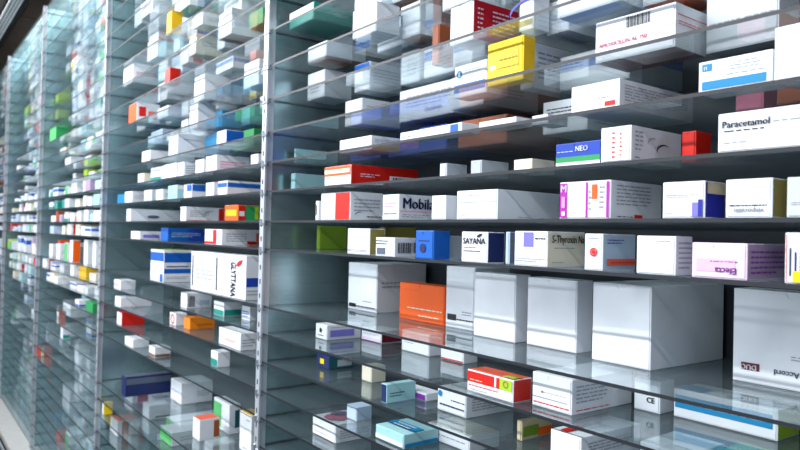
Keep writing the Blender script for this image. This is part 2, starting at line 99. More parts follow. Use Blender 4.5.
 (1, -0.532, 1.4429, 1.3239, 1.0231, 0.112, 0.035, None, 'aqua', [None, None, 'aqua', None], [('band', 'F', 0, 1, 0.1, 0.4, 'white'), ('band', 'S', 0, 1, 0, 0.35, 'cyan'), ('band', 'T', 0, 1, 0.3, 0.6, 'cyan'), ('fine', 'T', 0.2, 0.8, 0.3, 0.6, 2, 'white')], 'pale teal carton with blue-green stripes, second from left, fifth shelf below eye level, nearest bay'),
 (2, 0.902, 3.7801, 3.604, 1.0953, 0.169, 0.105, None, 'white', 0, [('band', 'S', 0, 1, 0.8, 1, 'coral'), ('fine', 'F', 0.2, 0.8, 0.3, 0.6, 2, 'grey')], 'white carton with a pink top stripe, leftmost, eighth shelf above eye level, second bay'),
 (1, -0.06, 0.4389, 0.3813, 1.014, 0.068, 0.072, None, 'white', 0, [('band', 'F', 0, 0.06, 0, 1, 'red'), ('band', 'F', 0.12, 0.16, 0.15, 0.7, 'navy'), ('band', 'F', 0.24, 0.28, 0.15, 0.62, 'navy'), ('band', 'F', 0.36, 0.4, 0.15, 0.7, 'navy'), ('band', 'F', 0.2, 0.6, 0, 0.25, 'yellow')], 'white carton with a red edge and upright navy lines at the picture edge'),
 (2, 0.787, 3.9789, 3.7988, 1.0259, 0.177, 0.105, None, 'white', 0, [('fine', 'F', 0.2, 0.9, 0.4, 0.6, 2, 'red'), ('fine', 'S', 0.1, 0.9, 0.4, 0.6, 2, 'red')], 'white carton with red print lines, leftmost, seventh shelf above eye level, second bay'),
 (1, 0.229, 1.6982, 1.5368, 1.05, 0.1, 0.039, None, 'white', 0, [('band', 'S', 0, 1, 0, 0.3, 'lime'), ('fine', 'S', 0.1, 0.9, 0.5, 0.8, 3, 'grey')], 'white carton with a lime base band, second from left, second above eye level, nearest bay'),
 (1, 0.553, 1.2869, 1.1875, 1.0848, 0.1, 0.081, None, 'white', 0, [], 'white carton with a pale underside, fifth from left, fifth shelf above eye level, nearest bay'),
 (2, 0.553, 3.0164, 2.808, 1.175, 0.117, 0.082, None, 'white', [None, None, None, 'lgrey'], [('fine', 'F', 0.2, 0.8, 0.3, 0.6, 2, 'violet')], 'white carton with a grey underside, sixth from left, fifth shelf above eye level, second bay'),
 (2, -0.905, 3.0229, 2.8404, 1.22, 0.052, 0.129, None, 'white', 0, [('band', 'F', 0, 0.5, 0.1, 0.9, 'lgreen'), ('band', 'S', 0.5, 0.9, 0.2, 0.8, 'dteal')], 'white and green carton, fourth from left, seventh shelf below eye level, second bay'),
 (1, -0.06, 1.4388, 1.3562, 1.006, 0.067, 0.048, None, 'white', 0, [('fine', 'F', 0.05, 0.7, 0.6, 0.9, 2, 'ink'), ('band', 'F', 0.1, 0.55, 0.1, 0.45, 'steel'), ('bars', 'S', 0.12, 0.98, 0.2, 0.75)], 'flat white carton with a large black barcode below the eye-level shelf'),
 (2, 0.132, 2.6722, 2.5868, 1.02, 0.197, 0.055, None, 'white', 0, [('band', 'S', 0.2, 0.26, 0.3, 0.7, 'violet'), ('band', 'S', 0.14, 0.32, 0.44, 0.56, 'violet')], 'long white carton with a small cross, seventh from left, first above eye level, second bay'),
 (1, 0.033, 1.7952, 1.7772, 1.03, 0.12, 0.059, None, 'white', 0, [('band', 'F', 0.3, 0.6, 0.25, 0.8, 'ink')], 'narrow white carton with a dark side strip, leftmost, eye-level shelf, nearest bay'),
 (1, 0.229, 1.3576, 1.1263, 1.015, 0.055, 0.022, None, 'white', 0, [('band', 'F', 0.84, 0.96, 0, 1, 'azure'), ('fine', 'F', 0.05, 0.3, 0.3, 0.5, 2, 'ink')], 'white carton with an upright blue stripe two shelves above eye level'),
 (1, -0.435, 1.0035, 0.9893, 1.08, 0.1, 0.042, None, 'beige', 0, [('band', 'S', 0, 0.5, 0.2, 0.7, 'moss'), ('band', 'S', 0.5, 1, 0.1, 0.5, 'orange')], 'beige patterned carton, sixth from left, fourth shelf below eye level, nearest bay'),
 (2, 0.229, 2.68, 2.5631, 1.02, 0.139, 0.065, None, 'white', 0, [('band', 'F', 0.1, 0.25, 0, 1, 'rose2'), ('band', 'F', 0.5, 0.65, 0, 1, 'rose2'), ('fine', 'S', 0.1, 0.9, 0.2, 0.7, 3, 'pink')], 'white carton with pink lines, seventh from left, second shelf above eye level, second bay'),
 (1, -0.06, 2.0107, 1.9906, 1.16, 0.108, 0.079, None, 'moss', 0, [], 'dull green carton, leftmost, first shelf below eye level, nearest bay'),
 (1, 0.672, 1.7546, 1.6093, 1.1251, 0.065, 0.091, None, 'white', 0, [], 'white carton at the top picture edge, second from left, sixth above eye level, nearest bay'),
 (1, 0.44, 0.7532, 0.6585, 1.1327, 0.104, 0.073, None, 'white', [None, None, None, 'orange'], [], 'white carton with an orange underside, rightmost, fourth shelf above eye level, nearest bay'),
 (1, -0.06, 0.9893, 0.978, 1.02, 0.05, 0.067, None, 'iceblue', [None, 'steel', None, None], [], 'thin pale blue carton, eighth from left, first shelf below eye level, nearest bay'),
 (2, 0.033, 3.8217, 3.7358, 1.02, 0.262, 0.067, None, 'white', 0, [('logo', 'S', 0.45, 0.4, 0.22, 'ovaldisc', 'steel')], 'white carton with a dark oval, leftmost, eye-level shelf, second bay'),
 (1, -0.342, 1.9087, 1.8372, 1.1065, 0.127, 0.047, None, 'white', 0, [('logo', 'F', 0.5, 0.6, 0.16, 'disc', 'ink'), ('fine', 'F', 0.25, 0.75, 0.2, 0.35, 1, 'ink'), ('band', 'S', 0.08, 0.78, 0.2, 0.65, 'violet'), ('fine', 'S', 0.1, 0.9, 0.78, 0.88, 1, 'grey')], 'small white carton with a lilac side panel under the tall shelf'),
 (1, -0.435, 1.4205, 1.3965, 1.0214, 0.094, 0.048, None, 'aqua', ['navy', None, None, None], [('fine', 'S', 0.1, 0.6, 0.3, 0.6, 2, 'dteal')], 'teal carton with dark blue end, third from left, fourth shelf below eye level, nearest bay'),
 (1, 0.229, 2.055, 2.0434, 1.09, 0.166, 0.05, None, 'aqua', 0, [], 'pale aqua and white carton, leftmost, second shelf above eye level, nearest bay'),
 (1, 0.132, 2.055, 2.0273, 1.08, 0.12, 0.062, None, 'aqua', 0, [], 'pale aqua carton, leftmost, first shelf above eye level, nearest bay'),
 (1, -0.435, 0.688, 0.5964, 1.05, 0.112, 0.083, None, 'pale', 0, [('fine', 'F', 0.1, 0.8, 0.6, 0.8, 2, 'grey')], 'pale carton lying under the blue-banded one, eighth from left, fourth below eye level, nearest bay'),
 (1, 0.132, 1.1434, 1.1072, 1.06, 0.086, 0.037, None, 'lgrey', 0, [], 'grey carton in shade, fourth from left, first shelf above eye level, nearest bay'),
 (2, -0.435, 2.4844, 2.2826, 1.015, 0.062, 0.062, None, 'white', 0, [('fine', 'F', 0.3, 0.8, 0.3, 0.5, 2, 'red'), ('fine', 'S', 0.1, 0.9, 0.2, 0.7, 3, 'grey')], 'white carton with red lettering, rightmost, fourth shelf below eye level, second bay'),
 (2, 0.033, 2.9526, 2.8834, 1.015, 0.171, 0.062, None, 'white', 0, [('fine', 'S', 0.1, 0.6, 0.3, 0.8, 4, 'grey'), ('logo', 'S', 0.65, 0.55, 0.25, 'swoosh', 'grey'), ('band', 'S', 0.86, 1, 0, 1, 'red'), ('band', 'S', 0, 1, 0, 0.08, 'red')], 'white carton with a red end, second from left, eye-level shelf, second bay'),
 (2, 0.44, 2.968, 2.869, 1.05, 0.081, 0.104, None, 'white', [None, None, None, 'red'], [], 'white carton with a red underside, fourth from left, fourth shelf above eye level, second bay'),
 (2, 0.553, 3.8014, 3.651, 1.012, 0.118, 0.103, None, 'white', ['orange', None, None, None], [('band', 'S', 0.1, 0.4, 0.3, 0.8, 'red'), ('band', 'S', 0.5, 0.9, 0.2, 0.6, 'coral')], 'orange and white carton with red print, leftmost, fifth shelf above eye level, second bay'),
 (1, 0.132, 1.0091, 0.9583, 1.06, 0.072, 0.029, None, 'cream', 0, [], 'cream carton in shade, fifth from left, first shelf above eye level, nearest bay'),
 (2, -0.905, 2.8992, 2.8171, 1.0771, 0.089, 0.089, None, 'white', [None, None, 'coral', None], [('band', 'S', 0.7, 1, 0.1, 0.9, 'rust')], 'white carton with an orange top, third from left, seventh shelf below eye level, second bay'),
 (1, 0.033, 0.4369, 0.3699, 1.013, 0.05, 0.057, None, 'pale', 0, [('fine', 'F', 0.1, 0.8, 0.3, 0.4, 2, 'grey')], 'pale lilac carton cut by the picture edge, rightmost, eye-level shelf, nearest bay'),
 (2, -0.06, 3.3228, 3.2192, 1.05, 0.175, 0.061, None, 'azure', 0, [('band', 'S', 0.55, 1, 0, 1, 'royal'), ('fine', 'S', 0.1, 0.9, 0.3, 0.7, 3, 'iceblue')], 'bright blue carton one shelf below eye level, second bay'),
 (2, 0.033, 2.4508, 2.3305, 1.012, 0.083, 0.058, None, 'orange', [None, 'green', None, None], [('band', 'F', 0.1, 0.9, 0.3, 0.7, 'dyellow'), ('band', 'S', 0, 0.35, 0, 1, 'red'), ('band', 'S', 0.05, 0.3, 0.3, 0.6, 'white'), ('band', 'S', 0.8, 1, 0.1, 0.9, 'lime')], 'orange, red and green carton at the right end of the second bay, eye level'),
 (1, -0.342, 1.4205, 1.3274, 1.22, 0.05, 0.037, None, 'white', 0, [('band', 'F', 0, 1, 0, 0.15, 'red')], 'flat white carton with red base, fourth from left, third shelf below eye level, nearest bay'),
 (2, 1.017, 3.233, 3.0261, 1.0566, 0.069, 0.093, None, 'white', ['white', None, None, 'green'], [], 'white carton with a green underside, third from left, ninth shelf above eye level, second bay'),
 (1, -0.342, 1.8113, 1.7037, 1.22, 0.08, 0.039, None, 'white', [None, 'maroon', None, None], [('band', 'F', 0, 1, 0, 0.3, 'rose'), ('fine', 'F', 0.1, 0.9, 0.5, 0.7, 2, 'grey')], 'white carton with a maroon side, second from left, third shelf below eye level, nearest bay'),
 (1, -0.435, 1.913, 1.8324, 1.1155, 0.09, 0.042, None, 'navy', [None, 'dteal', None, None], [('band', 'F', 0.3, 0.6, 0.3, 0.7, 'yellow'), ('band', 'S', 0.3, 0.9, 0.2, 0.7, 'lgrey')], 'navy carton with a yellow mark, leftmost, fourth shelf below eye level, nearest bay'),
 (2, -0.342, 2.94, 2.8656, 1.0233, 0.111, 0.065, None, 'white', 0, [('bars', 'S', 0.05, 0.3, 0.1, 0.8), ('band', 'S', 0.5, 0.9, 0.2, 0.5, 'iceblue')], 'white carton with black bars, second from left, third shelf below eye level, second bay'),
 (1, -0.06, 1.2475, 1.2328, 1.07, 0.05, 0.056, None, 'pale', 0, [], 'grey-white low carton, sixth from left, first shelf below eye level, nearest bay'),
 (2, -1.19, 4.2048, 4.0339, 1.0628, 0.122, 0.085, None, 'white', [None, None, 'coral', None], [('band', 'S', 0.2, 0.5, 0, 1, 'rust')], 'white carton with an orange edge, only one, tenth shelf below eye level, second bay'),
 (1, 0.229, 1.0827, 0.9724, 1.025, 0.05, 0.017, None, 'white', 0, [('fine', 'F', 0.1, 0.8, 0.25, 0.35, 1, 'grey')], 'white carton with a slanting seam, eighth from left, second shelf above eye level, nearest bay'),
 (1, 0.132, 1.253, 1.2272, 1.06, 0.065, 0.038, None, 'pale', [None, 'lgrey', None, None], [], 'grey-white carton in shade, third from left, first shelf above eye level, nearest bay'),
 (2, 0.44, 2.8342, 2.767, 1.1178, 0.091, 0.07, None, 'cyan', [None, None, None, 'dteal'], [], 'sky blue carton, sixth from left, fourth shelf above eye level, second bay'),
 (2, -1.095, 3.6234, 3.54, 1.0911, 0.129, 0.071, None, 'dteal', 0, [('band', 'S', 0.3, 1, 0, 0.5, 'white')], 'dark teal carton with white side, rightmost, ninth shelf below eye level, second bay'),
 (2, 0.902, 3.2038, 3.0825, 1.1125, 0.062, 0.088, None, 'white', [None, 'azure', None, None], [], 'white carton with a blue side, fourth from left, eighth shelf above eye level, second bay'),
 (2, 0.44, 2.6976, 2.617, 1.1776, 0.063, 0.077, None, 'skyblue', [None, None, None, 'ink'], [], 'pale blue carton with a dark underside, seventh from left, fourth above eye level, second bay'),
 (2, -0.342, 2.6406, 2.5385, 1.0546, 0.075, 0.056, None, 'white', 0, [('band', 'F', 0, 1, 0, 0.4, 'teal'), ('band', 'S', 0, 1, 0, 0.45, 'teal')], 'white carton with a teal base, third from left, third shelf below eye level, second bay'),
 (2, 0.229, 3.0159, 2.9381, 1.02, 0.094, 0.064, None, 'white', 0, [('fine', 'S', 0.1, 0.9, 0.2, 0.8, 4, 'steel')], 'white carton with blue-grey print, fifth from left, second shelf above eye level, second bay'),
 (1, -0.435, 1.664, 1.6125, 1.124, 0.05, 0.047, None, 'cream', 0, [], 'small cream carton, second from left, fourth shelf below eye level, nearest bay'),
 (2, 0.329, 2.5702, 2.4798, 1.02, 0.074, 0.055, None, 'white', [None, 'azure', None, None], [], 'white carton with a bright blue side, sixth from left, third above eye level, second bay'),
 (2, 0.553, 4.05, 3.8752, 1.1242, 0.077, 0.094, None, 'white', [None, 'royal', None, None], [], 'white carton with a dark blue side, second from left, fifth above eye level, second bay'),
 (2, -1, 3.7021, 3.5995, 1.1011, 0.109, 0.073, None, 'white', 0, [('band', 'S', 0.3, 1, 0.1, 0.2, 'ink')], 'white carton with a dark base line, second from left, eighth below eye level, second bay'),
 (2, -0.435, 2.9423, 2.8685, 1.0403, 0.112, 0.052, None, 'amber', 0, [('fine', 'S', 0.3, 0.9, 0.3, 0.5, 1, 'rust')], 'orange carton, fourth from left, fourth shelf below eye level, second bay'),
 (2, 0.132, 3.8609, 3.7263, 1.02, 0.131, 0.062, None, 'white', 0, [('fine', 'S', 0.1, 0.8, 0.3, 0.7, 3, 'grey')], 'white carton with grey print, second from left, first shelf above eye level, second bay'),
 (2, -0.532, 3.9212, 3.8214, 1.012, 0.121, 0.07, None, 'red', ['white', None, None, None], [], 'orange-red carton with a white end, leftmost, fifth shelf below eye level, second bay'),
 (2, 0.902, 3.2045, 3.1323, 1.012, 0.05, 0.105, None, 'dyellow', 0, [], 'yellow carton up high, second from left, eighth shelf above eye level, second bay'),
 (1, -0.532, 1.6402, 1.5887, 1.0595, 0.051, 0.04, None, 'iceblue', 0, [], 'small pale blue carton, leftmost, fifth shelf below eye level, nearest bay'),
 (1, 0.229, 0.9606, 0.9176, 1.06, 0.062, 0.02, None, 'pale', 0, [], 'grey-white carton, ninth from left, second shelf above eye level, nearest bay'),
 (2, -0.435, 3.9714, 3.8497, 1.012, 0.165, 0.052, None, 'white', 0, [], 'low white carton, leftmost, fourth shelf below eye level, second bay'),
 (2, 0.329, 3.6019, 3.4658, 1.03, 0.1, 0.063, None, 'white', 0, [('band', 'S', 0, 1, 0, 0.3, 'beige')], 'low white carton with a beige base, leftmost, third shelf above eye level, second bay'),
 (2, -0.435, 4.225, 4.1692, 1.22, 0.125, 0.083, None, 'white', 0, [], 'white carton with faint spots, second from left, fourth shelf below eye level, second bay'),
 (2, -0.06, 3.7056, 3.5447, 1.015, 0.162, 0.042, None, 'white', [None, None, 'iceblue', None], [('band', 'S', 0.1, 0.6, 0.2, 0.6, 'violet')], 'white carton with a blue label, leftmost, first shelf below eye level, second bay'),
 (2, 1.13, 3.9794, 3.8422, 1.0765, 0.054, 0.106, None, 'pale', 0, [], 'grey-white upright carton, leftmost, tenth shelf above eye level, second bay'),
 (3, 0.44, 5.9015, 5.7158, 1.1247, 0.189, 0.081, None, 'white', [None, 'amber', None, None], [('band', 'S', 0, 0.3, 0, 1, 'orange'), ('band', 'S', 0.3, 1, 0.2, 1, 'dyellow')], 'white carton with yellow side, leftmost, fourth shelf above eye level, third bay'),
 (2, 0.132, 3.3197, 3.2143, 1.02, 0.1, 0.052, None, 'white', 0, [('fine', 'S', 0.1, 0.8, 0.3, 0.7, 3, 'grey')], 'white carton with faint print, fourth from left, first shelf above eye level, second bay'),
 (1, -0.435, 1.4698, 1.3588, 1.12, 0.05, 0.02, None, 'white', 0, [('band', 'F', 0, 1, 0.1, 0.8, 'purple')], 'flat white carton with a purple edge, fourth from left, fourth below eye level, nearest bay'),
 (2, 0.132, 2.9303, 2.8318, 1.02, 0.061, 0.059, None, 'white', 0, [('band', 'F', 0.4, 1, 0.5, 1, 'azure'), ('band', 'S', 0, 1, 0.5, 1, 'azure')], 'white carton with a blue corner, sixth from left, first shelf above eye level, second bay'),
 (3, -0.251, 4.9272, 4.8119, 1.0461, 0.05, 0.161, None, 'white', 0, [], 'white upright carton with a grey mark, seventh from left, second below eye level, third bay'),
 (2, -0.532, 2.5707, 2.5003, 1.02, 0.05, 0.058, None, 'white', 0, [('band', 'F', 0, 1, 0, 0.5, 'teal')], 'white carton with a teal corner, rightmost, fifth shelf below eye level, second bay'),
 (3, -0.251, 4.6646, 4.5854, 1.0441, 0.05, 0.16, None, 'white', 0, [], 'slim white carton, eighth from left, second shelf below eye level, third bay'),
 (2, -0.342, 2.4455, 2.3734, 1.0891, 0.05, 0.053, None, 'white', 0, [('fine', 'F', 0.1, 0.9, 0.2, 0.7, 3, 'royal')], 'white carton with blue print, rightmost, third shelf below eye level, second bay'),
 (2, 0.672, 2.6224, 2.5639, 1.1734, 0.05, 0.067, None, 'orange', ['coral', None, None, None], [], 'orange carton by the upright, rightmost, sixth shelf above eye level, second bay'),
 (2, 0.229, 3.6973, 3.5907, 1.04, 0.097, 0.055, None, 'cream', 0, [], 'beige flat carton, leftmost, second shelf above eye level, second bay'),
 (3, -0.905, 5.3707, 5.2419, 1.0975, 0.121, 0.085, None, 'white', 0, [], 'white upright carton, rightmost, ninth shelf below eye level, third bay'),
 (3, -0.905, 6.395, 6.345, 1.0791, 0.176, 0.085, None, 'pale', 0, [], 'pale lilac carton, leftmost, ninth shelf below eye level, third bay'),
 (2, 0.672, 3.2097, 3.1374, 1.012, 0.05, 0.072, None, 'red', 0, [], 'red carton among white ones, second from left, sixth shelf above eye level, second bay'),
 (3, -0.251, 5.22, 5.1221, 1.0168, 0.05, 0.154, None, 'white', [None, 'orange', None, None], [], 'white and orange carton, fifth from left, second shelf below eye level, third bay'),
 (3, 0.672, 6.0859, 5.8331, 1.012, 0.085, 0.105, None, 'lgreen', [None, 'green', None, None], [], 'light green carton, leftmost, sixth shelf above eye level, third bay'),
 (3, 1.13, 5.4387, 5.2335, 1.033, 0.066, 0.106, None, 'white', 0, [('band', 'F', 0, 1, 0.8, 1, 'red'), ('band', 'F', 0, 0.3, 0, 0.7, 'yellow')], 'white carton with a red top, leftmost, tenth shelf above eye level, third bay'),
 (2, 0.229, 3.2709, 3.2118, 1.03, 0.057, 0.068, None, 'white', [None, 'ink', None, None], [], 'black and white carton, third from left, second shelf above eye level, second bay'),
 (3, -0.06, 6.0039, 5.8386, 1.02, 0.187, 0.059, None, 'iceblue', 0, [], 'long white-blue carton, leftmost, first shelf below eye level, third bay'),
 (2, -0.62, 3.3801, 3.2875, 1.0262, 0.076, 0.048, None, 'white', 0, [('band', 'F', 0, 1, 0, 0.3, 'brown'), ('band', 'S', 0, 1, 0, 0.3, 'brown')], 'flat white carton with a brown base, rightmost, sixth shelf below eye level, second bay'),  # brown bands along the foot are a painted shadow
 (3, -0.251, 5.8896, 5.8111, 1.0605, 0.071, 0.141, None, 'dorange', 0, [], 'deep orange carton, third from left, second shelf below eye level, third bay'),
 (2, 0.229, 2.2366, 2.1792, 1.015, 0.05, 0.037, None, 'white', 0, [], 'small white carton by the upright, rightmost, second shelf above eye level, second bay'),
 (2, 0.553, 2.6865, 2.6268, 1.2065, 0.05, 0.052, None, 'white', 0, [('band', 'F', 0, 1, 0, 0.5, 'yellow'), ('band', 'S', 0, 1, 0, 0.5, 'dyellow')], 'yellow-banded white carton, eighth from left, fifth shelf above eye level, second bay'),
 (3, -1.285, 5.6355, 5.3919, 1.0798, 0.095, 0.073, None, 'white', 0, [], 'white low carton, only one, thirteenth shelf below eye level, third bay'),
 (2, -0.435, 3.0947, 3.0143, 1.0292, 0.05, 0.054, None, 'white', 0, [('logo', 'F', 0.5, 0.5, 0.42, 'ring', 'orange')], 'white carton with an orange ring, third from left, fourth shelf below eye level, second bay'),
 (3, -0.532, 5.3176, 5.193, 1.1252, 0.087, 0.086, None, 'aqua', 0, [('band', 'S', 0, 1, 0.5, 1, 'green'), ('band', 'F', 0, 1, 0.5, 1, 'green')], 'green-topped aqua carton, second from left, fifth shelf below eye level, third bay'),
 (1, 0.672, 1.6043, 1.5213, 1.1592, 0.073, 0.105, None, 'white', [None, None, None, 'rust'], [], 'white carton with an orange base, rightmost, sixth shelf above eye level, nearest bay'),
 (3, 0.033, 4.8301, 4.7166, 1.02, 0.079, 0.077, None, 'white', 0, [('fine', 'S', 0.1, 0.8, 0.2, 0.8, 4, 'grey')], 'white upright carton, fifth from left, eye-level shelf, third bay'),
 (2, -0.62, 3.7498, 3.6034, 1.012, 0.081, 0.044, None, 'white', 0, [], 'small white carton, leftmost, sixth shelf below eye level, second bay'),
 (2, -0.342, 4.0167, 3.8729, 1.0155, 0.079, 0.05, None, 'white', 0, [('fine', 'F', 0.1, 0.9, 0.3, 0.6, 2, 'red')], 'white carton with red print, leftmost, third shelf below eye level, second bay'),
 (3, -0.06, 4.904, 4.7875, 1.02, 0.098, 0.063, None, 'white', 0, [('logo', 'S', 0.2, 0.4, 0.2, 'disc', 'steel')], 'white carton with a small circle, third from left, first shelf below eye level, third bay'),
 (3, -0.435, 5.5663, 5.4673, 1.167, 0.098, 0.083, None, 'dyellow', 0, [('band', 'S', 0.6, 1, 0, 1, 'cream')], 'yellow carton, rightmost, fourth shelf below eye level, third bay'),
 (3, 0.132, 5.4522, 5.3123, 1.02, 0.1, 0.068, None, 'pale', 0, [], 'pale grey-green carton, leftmost, first shelf above eye level, third bay'),
 (3, -1.095, 6.395, 6.345, 1.0184, 0.108, 0.085, None, 'red', [None, 'coral', None, None], [('band', 'S', 0.2, 0.4, 0, 1, 'cream')], 'red and cream carton, leftmost, eleventh shelf below eye level, third bay'),
 (3, -0.435, 6.3777, 6.2557, 1.2093, 0.102, 0.083, None, 'royal', 0, [('band', 'S', 0, 1, 0, 0.3, 'skyblue')], 'blue carton with a pale base, leftmost, fourth shelf below eye level, third bay'),
 (3, 0.672, 6.395, 6.345, 1.1586, 0.106, 0.084, None, 'green', 0, [], 'green carton, second from left, sixth shelf above eye level, third bay'),
 (3, 0.902, 6.395, 6.259, 1.0976, 0.092, 0.08, None, 'lime', 0, [], 'lime carton, leftmost, eighth shelf above eye level, third bay'),
 (3, -0.532, 4.9799, 4.8598, 1.012, 0.118, 0.041, None, 'white', 0, [('band', 'S', 0, 1, 0, 0.3, 'royal'), ('band', 'F', 0, 1, 0, 0.3, 'royal')], 'white carton with a blue base, leftmost, fifth shelf below eye level, third bay'),
 (3, 0.132, 4.7274, 4.618, 1.02, 0.06, 0.06, None, 'white', 0, [], 'white carton with grey edge, fourth from left, first shelf above eye level, third bay'),
 (2, -1.095, 4.225, 4.1825, 1.0217, 0.05, 0.069, None, 'yellow', ['white', None, None, None], [], 'yellow carton with a white end, leftmost, ninth shelf below eye level, second bay'),
 (3, -0.81, 5.4187, 5.3485, 1.012, 0.05, 0.086, None, 'white', 0, [('band', 'S', 0, 1, 0, 0.3, 'teal')], 'white carton with a teal base, leftmost, eighth shelf below eye level, third bay'),
 (3, -1.665, 5.8805, 5.7289, 1.0859, 0.071, 0.06, None, 'dorange', 0, [], 'orange carton low down, only one, seventeenth shelf below eye level, third bay'),
 (3, 0.329, 6.0251, 5.8436, 1.22, 0.082, 0.052, None, 'white', [None, 'rust', None, None], [], 'white carton with a red-brown side, second from left, third shelf above eye level, third bay'),
 (3, 0.033, 5.2641, 5.1325, 1.02, 0.05, 0.062, None, 'white', 0, [('band', 'S', 0.2, 0.9, 0, 0.6, 'amber')], 'white carton with an orange spot, third from left, eye-level shelf, third bay'),
 (3, 0.033, 5.777, 5.6988, 1.02, 0.05, 0.083, None, 'rust', 0, [], 'orange-brown carton, leftmost, eye-level shelf, third bay'),
 (3, -0.715, 5.9536, 5.8747, 1.0789, 0.05, 0.085, None, 'white', [None, 'coral', None, None], [], 'white carton with a coral side, only one, seventh shelf below eye level, third bay'),
 (1, -0.435, 0.5846, 0.49, 1.06, 0.137, 0.083, None, 'green', 0, [], 'green carton at the lower right picture edge, rightmost, fourth shelf below eye level, nearest bay'),
 (2, 0.553, 2.499, 2.3654, 1.0961, 0.25, 0.097, None, 'white', 0, 2, 'plain white carton, seventh from left, fifth shelf above eye level, second bay'),
 (2, 0.329, 2.7081, 2.5155, 1.1514, 0.264, 0.079, None, 'green', 0, 12, 'green carton, rightmost, third shelf above eye level, second bay'),
 (2, 0.902, 2.813, 2.6366, 1.1344, 0.281, 0.074, None, 'white', 0, 3, 'white carton with grey print, rightmost, eighth shelf above eye level, second bay'),
 (2, 0.44, 2.3665, 2.1685, 1.1049, 0.209, 0.064, None, 'white', 0, 5, 'white carton with a teal base, rightmost, fourth shelf above eye level, second bay'),
 (2, 0.787, 3.0632, 2.9752, 1.0727, 0.27, 0.092, None, 'cream', 0, 11, 'cream carton, fifth from left, seventh shelf above eye level, second bay'),
 (2, 0.787, 2.4866, 2.3633, 1.1047, 0.297, 0.06, None, 'green', 0, 12, 'green carton, eighth from left, seventh shelf above eye level, second bay'),
 (3, -0.251, 4.474, 4.3749, 1.0494, 0.299, 0.136, None, 'white', 0, 3, 'white carton with grey print, rightmost, second shelf below eye level, third bay'),
 (2, 0.553, 2.2994, 2.1852, 1.0997, 0.146, 0.088, None, 'white', 0, 3, 'white carton with grey print, rightmost, fifth shelf above eye level, second bay'),
 (2, 0.44, 3.334, 3.2388, 1.1385, 0.25, 0.094, None, 'white', 0, 1, 'white carton with a red stripe, third from left, fourth shelf above eye level, second bay'),
 (2, 1.017, 3.412, 3.2149, 1.1359, 0.238, 0.088, None, 'white', 0, 0, 'white carton with a blue band, fourth from left, ninth shelf above eye level, second bay'),
 (2, 0.229, 2.8359, 2.7408, 1.0347, 0.276, 0.064, None, 'white', 0, 1, 'white carton with a red stripe, sixth from left, second shelf above eye level, second bay'),
 (2, 0.329, 2.96, 2.8081, 1.1216, 0.168, 0.091, None, 'cyan', 0, 12, 'sky blue carton, fifth from left, third shelf above eye level, second bay'),
 (2, 0.787, 3.2662, 3.1532, 1.1014, 0.223, 0.087, None, 'white', 0, 1, 'white carton with a red stripe, fourth from left, seventh shelf above eye level, second bay'),
 (2, 0.229, 3.2033, 3.0459, 1.0229, 0.251, 0.068, None, 'white', 0, 2, 'plain white carton, fourth from left, second shelf above eye level, second bay'),
 (2, 0.44, 3.6929, 3.494, 1.1002, 0.287, 0.07, None, 'iceblue', 0, 7, 'pale blue carton, second from left, fourth shelf above eye level, second bay'),
 (2, 0.787, 3.5243, 3.3662, 1.1463, 0.186, 0.096, None, 'iceblue', 0, 7, 'pale blue carton, third from left, seventh shelf above eye level, second bay'),
 (2, 0.787, 3.7482, 3.6243, 1.1445, 0.271, 0.081, None, 'aqua', 0, 8, 'aqua carton, second from left, seventh shelf above eye level, second bay'),
 (2, -1, 3.3917, 3.272, 1.1236, 0.291, 0.063, None, 'white', 0, 9, 'white carton with a green end, fifth from left, eighth shelf below eye level, second bay'),
 (2, 0.672, 3.6863, 3.5268, 1.1278, 0.193, 0.096, None, 'white', 0, 3, 'white carton with grey print, leftmost, sixth shelf above eye level, second bay'),
 (2, 1.13, 3.7917, 3.6002, 1.0595, 0.23, 0.082, None, 'white', 0, 3, 'white carton with grey print, rightmost, tenth shelf above eye level, second bay'),
 (2, 0.132, 2.5225, 2.4289, 1.0104, 0.176, 0.053, None, 'white', 0, 0, 'white carton with a blue band, rightmost, first shelf above eye level, second bay'),
 (2, 1.017, 3.1489, 2.9547, 1.1725, 0.192, 0.06, None, 'white', 0, 5, 'white carton with a teal base, rightmost, ninth shelf above eye level, second bay'),
 (2, 0.787, 2.3533, 2.2517, 1.1386, 0.164, 0.05, None, 'white', 0, 0, 'white carton with a blue band, rightmost, seventh shelf above eye level, second bay'),
 (2, -1, 3.262, 3.1054, 1.0554, 0.195, 0.061, None, 'white', 0, 9, 'white carton with a green end, fourth from left, eighth shelf below eye level, second bay'),
 (2, 0.902, 3.483, 3.3988, 1.1405, 0.235, 0.069, None, 'aqua', 0, 8, 'aqua carton, third from left, eighth shelf above eye level, second bay'),
 (2, 0.902, 3.0088, 2.903, 1.0712, 0.214, 0.055, None, 'white', 0, 2, 'plain white carton, fifth from left, eighth shelf above eye level, second bay'),
 (2, 0.229, 3.5279, 3.3633, 1.0558, 0.166, 0.075, None, 'white', 0, 5, 'white carton with a teal base, second from left, second shelf above eye level, second bay'),
 (2, 0.672, 2.8368, 2.6539, 1.1142, 0.182, 0.049, None, 'white', 0, 0, 'white carton with a blue band, third from left, sixth shelf above eye level, second bay'),
 (3, 1.245, 4.986, 4.8504, 1.1282, 0.257, 0.097, None, 'white', 0, 3, 'white carton with grey print, third from left, eleventh shelf above eye level, third bay'),
 (2, 0.132, 3.5143, 3.3891, 1.0209, 0.233, 0.057, None, 'pale', 0, 4, 'pale grey carton, third from left, first shelf above eye level, second bay'),
 (2, 0.132, 3.1391, 3.0125, 1.0191, 0.164, 0.063, None, 'aqua', 0, 8, 'aqua carton, fifth from left, first shelf above eye level, second bay'),
